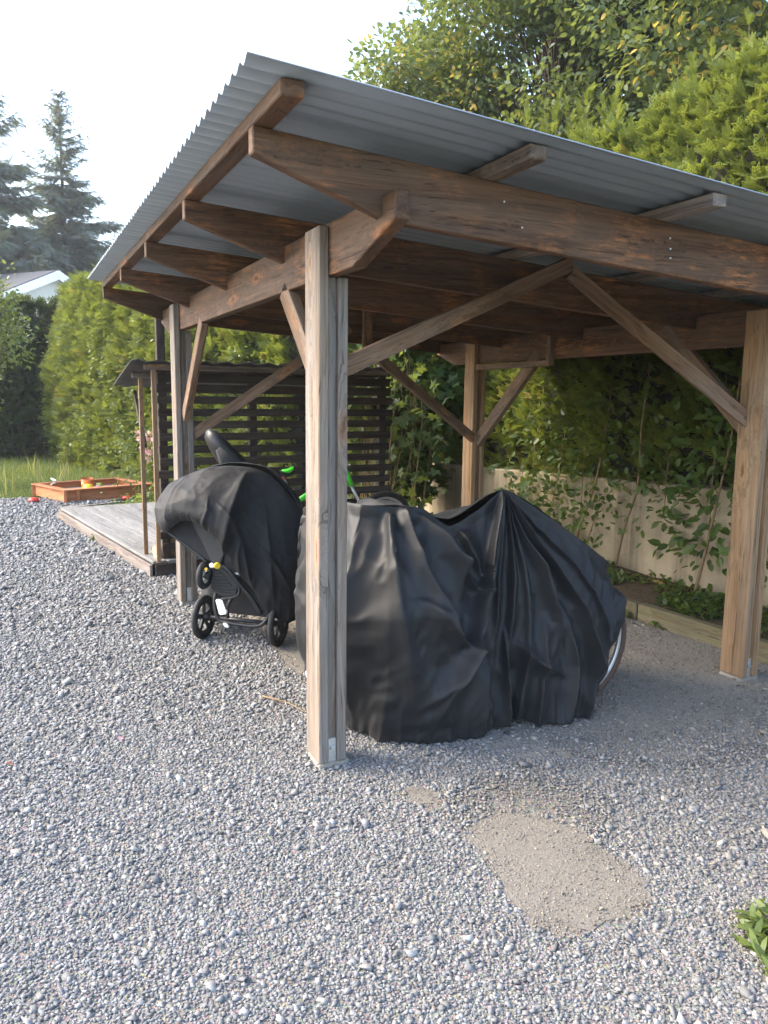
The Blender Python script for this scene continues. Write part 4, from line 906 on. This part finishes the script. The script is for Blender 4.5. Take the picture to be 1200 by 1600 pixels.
# ------------------------------------------------------------------ sandpit and toys
def plas(name, c, rough=.4): return plain(name, c, rough, 0, .08, 20, .02)
for nm, c in (('red', (.55, .035, .02)), ('yellow', (.75, .50, .02)), ('orange', (.70, .16, .03)), ('lime', (.28, .50, .05)), ('pink', (.75, .25, .35))): M['p_'+nm] = plas(nm+'_plastic', c)
SB = thing('sandpit', (-.38, 9.2, 0), 'orange-brown wooden sandpit with flat rim at the edge of the lawn', 'sandpit', None, R(20)); MS = WM[SB.name]
def sl(x, y, z): return MS @ Vector((x, y, z))
LX, LY, HZ = 1.32, 1.08, .17
for (a, b) in (((0, 0), (LX, 0)), ((0, LY), (LX, LY)), ((0, 0), (0, LY)), ((LX, 0), (LX, LY))):
    timber('side_board', sl(*a, HZ/2), sl(*b, HZ/2), .024, HZ-.006, M['sandbox'], SB); 
    dx = (.0 if a[0] == b[0] else .05); dy = .05-dx
    timber('rim_board', sl(a[0]-dx, a[1]-dy, HZ+.010), sl(b[0]+dx, b[1]+dy, HZ+.010+(.002 if dx else 0)), .11, .02, M['sandbox'], SB)
for a in ((-.03, -.03), (LX+.03, -.03), (-.03, LY+.03), (LX+.03, LY+.03), (.16, -.028)): timber('corner_post', sl(*a, 0), sl(*a, HZ-.004), .045, .045, M['sandbox'], SB, up=(0, 1, 0))
mesh_obj('sand_fill', [(.015, .015, .09), (LX-.015, .015, .09), (LX-.015, LY-.015, .09), (.015, LY-.015, .09)], [(0, 1, 2, 3)], M['sand'], SB, MS)
def bucket(name, loc, r, h, m, label, up=True):
    bm = bmesh.new(); bmesh.ops.create_cone(bm, cap_ends=True, segments=18, radius1=r*.75, radius2=r, depth=h)
    top = [f for f in bm.faces if f.normal.z > .9][0]; i = bmesh.ops.inset_region(bm, faces=[top], thickness=r*.10); bmesh.ops.translate(bm, verts=top.verts, vec=(0, 0, -h*.8))
    o = bm_obj(name, bm, M[m], None, Matrix.Translation((loc[0], loc[1], loc[2]+h/2)) @ (Matrix.Rotation(R(180), 4, 'X') if not up else Matrix.Rotation(R(8), 4, 'X')), True); return tag(o, label, 'toy')
bucket('toy_bucket', sl(.42, .20, .09), .085, .13, 'p_yellow', 'yellow toy bucket upside down in the sandpit', False)
bucket('toy_bucket', sl(.50, .40, .09), .09, .20, 'p_orange', 'orange toy bucket standing in the sandpit')
bucket('toy_cup', sl(.66, .34, .09), .05, .12, 'p_lime', 'lime green toy cup in the sandpit', False)
bucket('toy_cup', sl(.60, .25, .09), .035, .10, 'p_pink', 'pink toy cup beside the yellow bucket in the sandpit', False)
bucket('toy_bucket', (-.81, 9.4, 0), .075, .07, 'p_red', 'red toy mould lying on the gravel left of the sandpit', False)
bucket('toy_bucket', (.46, 9.25, 0), .07, .06, 'p_red', 'red toy mould on the sand in front of the sandpit', False)
tag(tube('toy_rake', [sl(.10, .75, .19), sl(.12, .60, .26), sl(.20, .98, .26), sl(.22, .90, .19)], .012, M['white']), 'white plastic toy rake resting on the sandpit rim', 'toy')
# ------------------------------------------------------------------ bicycles
M['rubber'] = plain('tyre_rubber', (.018, .018, .018), .75, 0, .3, 50, .2)
M['brownt'] = plain('brown_tyre', (.085, .048, .030), .75, 0, .3, 50, .2)
M['rim'] = plain('alloy_rim', (.55, .55, .54), .35, .8, .1, 40, 0)
M['blackp'] = plain('black_plastic', (.016, .016, .017), .45, 0, .2, 40, .05)
M['blackf'] = plain('black_fabric', (.014, .014, .016), .85, 0, .3, 60, .2)
M['greyf'] = plain('charcoal_fabric', (.040, .038, .037), .9, 0, .25, 90, .2)
M['green'] = plain('bright_green_paint', (.08, .62, .035), .28, 0, .08, 10, 0)
M['cream'] = plain('cream_rim', (.62, .60, .55), .5, 0, .08, 30, 0)
def ring(r, rr, n=48, m=8):
    bm = bmesh.new(); return tube_bm([(r*math.cos(i*2*math.pi/n), 0, r*math.sin(i*2*math.pi/n)) for i in range(n)], rr, m, bm, True)
def wheel(parent, c, d, r, tyre_r, tmat, rimmat, spokes=28, name='wheel', hub='rim', label=None):
    d = Vector((d[0], d[1], 0)).normalized(); Mw = Matrix(((d.x, -d.y, 0, c[0]), (d.y, d.x, 0, c[1]), (0, 0, 1, c[2]), (0, 0, 0, 1)))
    w = bm_obj(name, ring(r-tyre_r*2.3, tyre_r*.55, 48, 6), M[rimmat], parent, Mw, True)
    bm_obj('tyre', ring(r-tyre_r, tyre_r, 52, 8), M[tmat], w, Mw, True)
    hb = tube_bm([(0, -.04, 0), (0, .04, 0)], .022, 10); bm_obj('hub', hb, M[hub], w, Mw, True)
    bm = bmesh.new()
    for i in range(spokes):
        a = i*2*math.pi/spokes; s = .02*(1 if i % 2 else -1); tube_bm([(.02*math.cos(a+.5), s*1.3, .02*math.sin(a+.5)), ((r-tyre_r*2.4)*math.cos(a), 0, (r-tyre_r*2.4)*math.sin(a))], .0012, 4, bm)
    bm_obj('spokes', bm, M['rim'], w, Mw, True)
    if label: w["label"] = label
    return w, Mw
B1 = thing('covered_bicycle', (.9, .1, 0), 'bicycle hidden under the big black cover, only its wheels showing', 'bicycle')
w1, Mw1 = wheel(B1, (1.43, .12, .34), (1, .04), .34, .020, 'brownt', 'rim', 30, label='rear wheel with brown tyre and pale rim poking out of the cover')
bm_obj('rim_edge', ring(.302, .008, 48, 6), M['cream'], w1, Mw1, True)
w2, Mw2 = wheel(B1, (.46, .38, .34), (1, -.05), .34, .020, 'rubber', 'rim', 30)
fb = tube_bm([Vector((.362*math.cos(a), 0, .362*math.sin(a))) for a in np.linspace(R(188), R(222), 8)], .016, 8); bm_obj('mudguard', fb, M['white'], w2, Mw2, True)
tube('frame', smooth_path([(1.44, .15, .34), (1.08, .22, .32), (.56, .22, .78), (.48, .26, .70), (.44, .38, .34)], 4), .016, M['blackp'], B1)
tube('frame', smooth_path([(1.44, .15, .34), (1.1, .22, .70), (1.08, .22, .32)], 4), .014, M['blackp'], B1)
tube('seat_post', [(1.08, .22, .34), (1.06, .24, .95)], .014, M['rim'], B1); tube('handlebar', [(.40, .12, .88), (.44, .22, .95), (.44, .5, .94)], .013, M['blackp'], B1)
G = thing('green_bicycle', (1.4, 3.3, 0), 'bright green and black childs bicycle parked behind the cover and the front post', 'bicycle')
wheel(G, (1.90, 3.34, .41), (1, .12), .32, .026, 'rubber', 'rim', 28); wheel(G, (.98, 3.24, .36), (1, .1), .32, .026, 'rubber', 'blackp', 28)
for nm, pts, rr, m in (('top_tube', [(1.03, 3.3, .66), (1.24, 3.3, .78), (1.52, 3.3, .89)], .024, 'green'), ('seat_tube', [(1.02, 3.3, .74), (1.10, 3.3, .38)], .018, 'green'), ('down_tube', [(1.10, 3.3, .38), (1.52, 3.3, .83)], .026, 'green'), ('head_tube', [(1.50, 3.3, .93), (1.56, 3.3, .80)], .026, 'green'),
    ('fork', [(1.55, 3.30, .82), (1.62, 3.27, .66), (1.90, 3.30, .41)], .015, 'rim'), ('fork', [(1.57, 3.36, .82), (1.65, 3.37, .66), (1.90, 3.38, .41)], .016, 'blackp'), ('chain_stay', [(1.10, 3.3, .38), (.98, 3.24, .36)], .012, 'green'), ('seat_stay', [(1.03, 3.3, .68), (.98, 3.24, .36)], .010, 'green'),
    ('seat_post', [(.955, 3.3, .88), (1.02, 3.3, .72)], .010, 'rim'), ('handlebar', [(1.44, 3.02, 1.0), (1.48, 3.2, .98), (1.48, 3.42, .98), (1.44, 3.6, 1.0)], .011, 'blackp'), ('rack', [(.80, 3.3, .73), (1.0, 3.27, .735), (1.06, 3.27, .62)], .008, 'rim')): tube(nm, pts, rr, M[m], G)
def pad(name, L_, W_, T_, m, parent, Mw, nose=.35):
    bm = bmesh.new(); bmesh.ops.create_uvsphere(bm, u_segments=16, v_segments=10, radius=1)
    for v in bm.verts: t = v.co.x; v.co = Vector((v.co.x*L_/2, v.co.y*W_/2*(1-nose*(t+1)/2*1.3), v.co.z*T_/2+(.02*t*t)))
    return bm_obj(name, bm, m, parent, Mw, True)
sd = pad('saddle', .27, .16, .07, M['blackp'], G, Matrix.Translation((.93, 3.3, .915))); pad('saddle_panel', .11, .10, .04, M['green'], sd, Matrix.Translation((.98, 3.27, .945)) @ Matrix.Rotation(R(-15), 4, 'Y'))
rf = bmesh.new(); bmesh.ops.create_cone(rf, cap_ends=True, segments=16, radius1=.024, radius2=.022, depth=.016); bm_obj('reflector', rf, M['p_red'], G, Matrix.Translation((.905, 3.22, .884)) @ Matrix.Rotation(R(80), 4, 'X'))
# child seat on a parked bicycle behind the pushchair
CS = thing('child_bicycle_seat', (.45, 2.55, .75), 'black child bicycle seat with tall backrest sticking up behind the pushchair', 'child seat')
def shell(name, secs, m, parent):
    """secs: (centre, half-width along y, half-thickness along the section normal)"""
    V = []; F = []; n = 12
    for i, (c, hw, ht, nx, nz) in enumerate(secs):
        for k in range(n):
            a = 2*math.pi*k/n; ca, sa = math.copysign(abs(math.cos(a))**.6, math.cos(a)), math.copysign(abs(math.sin(a))**.6, math.sin(a))
            V.append((c[0]+nx*ht*sa, c[1]+hw*ca, c[2]+nz*ht*sa))
    for i in range(len(secs)-1):
        for k in range(n): a = i*n+k; b = i*n+(k+1) % n; F.append((a, b, b+n, a+n))
    F += [tuple(range(n))[::-1], tuple(range((len(secs)-1)*n, len(secs)*n))]
    Mi = WM[parent.name].inverted(); return mesh_obj(name, [Mi @ Vector(v) for v in V], F, M[m], parent, WM[parent.name], True)
shell('backrest', [((.52, 2.6, .80), .14, .06, .8, .6), ((.42, 2.6, .98), .15, .075, .8, .6), ((.32, 2.6, 1.10), .14, .075, .85, .55), ((.235, 2.6, 1.21), .12, .06, .85, .55), ((.185, 2.6, 1.285), .09, .045, .8, .6), ((.165, 2.6, 1.315), .03, .015, .8, .6)], 'blackp', CS)
shell('side_guard', [((.42, 2.48, .84), .04, .075, .8, .6), ((.33, 2.46, 1.0), .04, .065, .8, .6), ((.25, 2.45, 1.12), .03, .05, .85, .55), ((.20, 2.46, 1.19), .012, .02, .8, .6)], 'greyf', CS)
b_ = box_bm(-.012, .012, -.004, .004, -.018, .018, .003); bm_obj('buckle', b_, M['white'], CS, Matrix.Translation((.262, 2.41, 1.05)))
tube('strap_bar', smooth_path([(.46, 2.52, .98), (.58, 2.5, 1.04), (.66, 2.55, 1.0), (.70, 2.62, .92)], 5), .014, M['blackp'], CS)
tube('seat_tube', [(.52, 2.62, .82), (.60, 2.7, .3)], .016, M['blackp'], CS)
# ------------------------------------------------------------------ pushchair
PC = thing('pushchair', (.169, 1.837, 0), 'black three-wheeled pushchair under a rain cover beside the far left post', 'pushchair', None, math.atan2(-.66, .75)); MP = WM[PC.name]
def pl(r_, f_, z_): return MP @ Vector((r_, -f_, z_))     # r to picture right, f towards the viewer
K = 236.0
def pp(px, py, f_=0.): return pl((px-376)/K*1.04*(1-f_*.19), f_, (1003-py)/K*1.0*(1-f_*.19)+f_*.0)
def pwheel(c, r, tr, m='blackp', lab=None, name='wheel', d=(0., 1.), five=True):
    o = MP.to_3x3() @ Vector((0, 1, 0)); w, Mw = wheel(PC, c, (o.x+d[0]*.25, o.y), r, tr, 'rubber', m, 0, name, 'blackp', lab)
    for i in range(5 if five else 3):
        a = i*2*math.pi/(5 if five else 3)+.3; L_ = r-tr*2.3
        bm = box_bm(.015, L_, -.008, .008, -.014, .014, .004); bm_obj('spoke', bm, M[m], w, Mw @ Matrix.Rotation(-a, 4, 'Y'))
    return w
cl_ = pl(-.256, 0, .143); cr_ = pl(.262, 0, .143)
pwheel(cl_, .143, .020, lab='rear wheel nearest the far left post'); pwheel(cr_, .143, .020)
sm = pwheel(pp(337, 893, .14), .088, .020, 'cream', 'small folded-up front wheel with pale rim', 'front_wheel', (.0, 1.), False)
tube('axle', [cl_, cr_], .014, M['blackp'], PC)
tube('frame', smooth_path([pp(352, 905, .05), pp(344, 935, .07), pp(349, 962, .08), pp(362, 968, .08), pp(405, 970, .08), pp(420, 965, .07), pp(430, 950, .05), pp(450, 930, 0)], 5), .013, M['blackp'], PC)
tube('frame', smooth_path([pp(268, 828, .1), pp(300, 850, .1), pp(336, 876, .1), pp(352, 905, .08)], 4), .013, M['blackp'], PC)
tube('frame', smooth_path([pp(352, 873, .13), pp(372, 880, .14), pp(390, 905, .12), pp(405, 925, .10), pp(418, 950, .08)], 5), .016, M['blackp'], PC)
tube('frame', smooth_path([pp(372, 930, .08), pp(366, 945, .09), pp(367, 960, .09)], 4), .012, M['blackp'], PC)
tube('frame', [pl(.2, -.1, .2), pl(.22, -.25, .9)], .014, M['blackp'], PC); tube('frame', [pl(-.2, -.1, .2), pl(-.2, -.25, .9)], .014, M['blackp'], PC)
tube('cross_bar', [pp(377, 888, .12), pp(402, 891, .10)], .009, M['rim'], PC)
def quadbox(name, pts, th, m, parent=PC, f0=0.):
    """prism through picture-plane points at depth f0, thickness th"""
    a = [pp(x, y, f0) for x, y in pts]; b = [pp(x, y, f0-th) for x, y in pts]; n = len(pts); Mi = MP.inverted(); bm = bmesh.new()
    va = [bm.verts.new(Mi @ p) for p in a]; vb = [bm.verts.new(Mi @ p) for p in b]; bm.faces.new(va); bm.faces.new(vb[::-1])
    for i in range(n): bm.faces.new((va[i], vb[i], vb[(i+1) % n], va[(i+1) % n]))
    bmesh.ops.recalc_face_normals(bm, faces=bm.faces); bmesh.ops.bevel(bm, geom=list(bm.edges), offset=.006, segments=2, affect='EDGES'); return bm_obj(name, bm, M[m], parent, MP)
quadbox('basket', [(346, 905), (436, 908), (432, 962), (352, 960)], .24, 'blackf', PC, .0)
quadbox('seat', [(330, 812), (395, 815), (408, 880), (440, 905), (400, 925), (352, 890)], .25, 'blackf', PC, .02)
quadbox('seat_panel', [(318, 806), (346, 812), (366, 836), (372, 856), (364, 876), (352, 872), (338, 842)], .03, 'greyf', PC, .17)
quadbox('hood', [(268, 824), (300, 806), (345, 806), (385, 860), (385, 880), (340, 872)], .34, 'blackf', PC, .12)
fp = quadbox('footplate', [(350, 876), (366, 880), (378, 893), (388, 908), (386, 920), (362, 926), (344, 915), (346, 893)], .018, 'blackp', PC, .125)
for k in range(8):
    y_ = 886+k*4.6; x0 = 350+(2 if k < 2 else -2); x1 = min(362+k*4.2, 386); a, b = pp(x0, y_, .140), pp(x1, y_+1.5, .135)
    timber('footplate_rib', a, b, .008, .007, M['greyf'], fp, bev=.001)
tube('footplate_frame', smooth_path([pp(345, 893, .138), pp(349, 877, .138), pp(366, 880, .138), pp(379, 893, .135), pp(390, 909, .13), pp(386, 922, .13), pp(362, 928, .13)], 4), .008, M['blackp'], fp)
quadbox('white_tag', [(350, 931), (361, 930), (368, 952), (356, 955)], .006, 'white', PC, .115)
quadbox('clip', [(346, 873), (355, 872), (355, 879), (347, 880)], .02, 'white', PC, .16); quadbox('clip', [(361, 966), (368, 966), (372, 973), (364, 973)], .01, 'white', PC, .12); quadbox('clip', [(365, 944), (370, 944), (370, 951), (365, 951)], .01, 'cream', PC, .13)
quadbox('yellow_clip', [(341, 879), (348, 877), (348, 881), (342, 882)], .01, 'p_yellow', PC, .19)
hb = bmesh.new(); bmesh.ops.create_cone(hb, cap_ends=True, segments=16, radius1=.020, radius2=.018, depth=.014); yb = pp(369, 869, .235); bm_obj('yellow_button', hb, M['p_yellow'], PC, Matrix.Translation(yb) @ Matrix.Rotation(R(90), 4, 'X'))
shell('shoulder_joint', [(pp(372, 848, .1), .02, .05, 1, 0), (pp(374, 862, .1), .03, .055, 1, 0), (pp(378, 885, .1), .03, .05, 1, 0), (pp(380, 897, .1), .015, .03, 1, 0)], 'blackp', PC)
# rain cover over hood and handle
def pcol(rp, rf, mp_, mf, hp, hf): return (tuple(pp(*rp, rf)), tuple(pp(*mp_, mf)), tuple(pp(*hp, hf)))
PCV = [pcol((262, 782), .02, (253, 800), .06, (262, 828), .08), pcol((275, 764), .02, (270, 795), .16, (276, 833), .16), pcol((300, 752), .0, (297, 785), .22, (298, 816), .22), pcol((330, 741), .0, (325, 770), .24, (320, 804), .24),
 pcol((362, 739), -.02, (355, 772), .25, (346, 812), .25), pcol((392, 742), -.04, (378, 785), .24, (370, 835), .24), pcol((412, 750), -.06, (398, 815), .15, (388, 872), .20), pcol((430, 766), -.08, (420, 845), .10, (408, 905), .14),
 pcol((443, 784), -.10, (440, 855), .06, (432, 948), .10), pcol((452, 803), -.14, (456, 870), .0, (456, 965), .02), pcol((452, 818), -.2, (460, 875), -.15, (462, 960), -.15), pcol((434, 788), -.2, (440, 820), -.32, (440, 930), -.36),
 pcol((400, 748), -.15, (400, 800), -.36, (400, 900), -.4), pcol((350, 742), -.12, (340, 790), -.34, (340, 880), -.36), pcol((300, 755), -.1, (285, 790), -.28, (290, 850), -.28), pcol((268, 775), -.06, (256, 795), -.12, (262, 830), -.12)]
def pram_cover():
    P, u, v, cum = loft(PCV, [1]*len(PCV), 360, 110); f = Folds(u, v, cum)
    for pts, amp, w, asym in (([(5.0, .05), (5.2, .5), (5.4, 1.02)], .050, .018, .35), ([(2.0, .02), (1.9, .5), (1.8, 1.0)], .030, .02, .5), ([(4.6, .45), (6.2, .65), (7.2, 1.02)], .032, .018, .5), ([(6.6, .2), (7.6, .5), (8.2, .9)], .022, .02, .6), ([(4.0, .42), (4.3, .6), (4.2, .95)], .02, .014, .5), ([(7.0, .5), (8.2, .62), (9.0, .75)], .028, .016, .5), ([(2.3, .1), (2.2, .5), (2.4, .9)], .012, .02, .5), ([(6.0, .55), (6.1, .8), (6.5, 1.05)], .026, .012, .5)): f.fold(pts, amp, w, False, asym)
    V = v[None, :]; c = f.U(2)*0
    D = f.D+.012*ridged(P*np.array((5, 5, 4.))+3)+.004*ridged(P*14.+8)
    el = np.clip((V-.72)/.28, 0, 1); D += el*.012*ridged(np.stack([u*55, 0*u+.5, 0*u+.3], 1))[:, None]-.03*el**2
    D *= np.clip(V/.05, 0, 1)**.7; return P, D
tag(cover_mesh('pushchair_rain_cover', *pram_cover(), M['nylon2'], None, MP.copy()), 'black gathered rain cover pulled over the hood of the pushchair', 'cover')
gb = shell('bag_body', [(pp(303, 925, -.25), .03, .03, 1, 0), (pp(306, 935, -.22), .10, .055, 1, 0), (pp(310, 955, -.22), .13, .07, 1, 0), (pp(312, 985, -.22), .12, .06, 1, 0)], 'blackf', tag(thing('black_bag', tuple(pl(-.27, -.22, 0)), 'small black bag on the gravel behind the left pushchair wheel', 'bag')))
# ------------------------------------------------------------------ litter
tag(tube('fallen_twig', smooth_path([(.02, .86, .014), (.07, .78, .016), (.11, .72, .014), (.15, .57, .014)], 4), [.006-.0003*i for i in range(13)], M['stem'], None, 6), 'thin bent twig lying on the gravel left of the front post', 'twig')
def litter(name, loc, s, m, label, tm=T_OVAL, rz=0.):
    V, F = tm; Mw = Matrix.Translation(loc) @ Matrix.Rotation(rz, 4, 'Z') @ Matrix.Rotation(R(12), 4, 'X'); tag(mesh_obj(name, V*s, F, m, None, Mw), label, 'leaf')
M['dryleaf'] = plain('yellow_dry_leaf', (.66, .46, .10), .7, 0, .2, 20, .1); M['redleaf'] = plain('red_leaf', (.22, .06, .035), .7, 0, .2, 20, .1)
litter('fallen_leaf', (3.42, 1.55, .15), .10, M['dryleaf'], 'yellow fallen leaf on the planting bed soil', T_MAPLE, .5); litter('fallen_leaf', (3.25, 1.25, .15), .06, M['dryleaf'], 'curled yellow leaf on the bed near the sapling foot', T_OVAL, 2.)
litter('fallen_leaf', (-1.17, .58, .012), .022, M['redleaf'], 'small red leaf on the gravel at the left edge', T_MAPLE, 1.); litter('petal', (-.72, .62, .016), .028, M['p_pink'], 'tiny pink petal on the gravel left of the front post', T_OVAL, 1.)
for (x, y) in ((2.78, 1.08), (2.93, .80)): pass

# ------------------------------------------------------------------ thin haze volume, added to imitate lens glare
hz = NT('glare_haze'); hz.n.remove(hz.b); vol = hz.n.new("ShaderNodeVolumePrincipled"); vol.inputs['Density'].default_value = .0010; vol.inputs['Color'].default_value = (.95, .97, 1., 1); vol.inputs['Anisotropy'].default_value = .3
hz.l.new(vol.outputs[0], hz.out.inputs['Volume'])
tag(bm_obj('haze', box_bm(-70, 70, -20, 90, -1.1, 23, 0), hz.m), 'thin pale haze volume added to imitate lens glare', None, None, 'stuff')
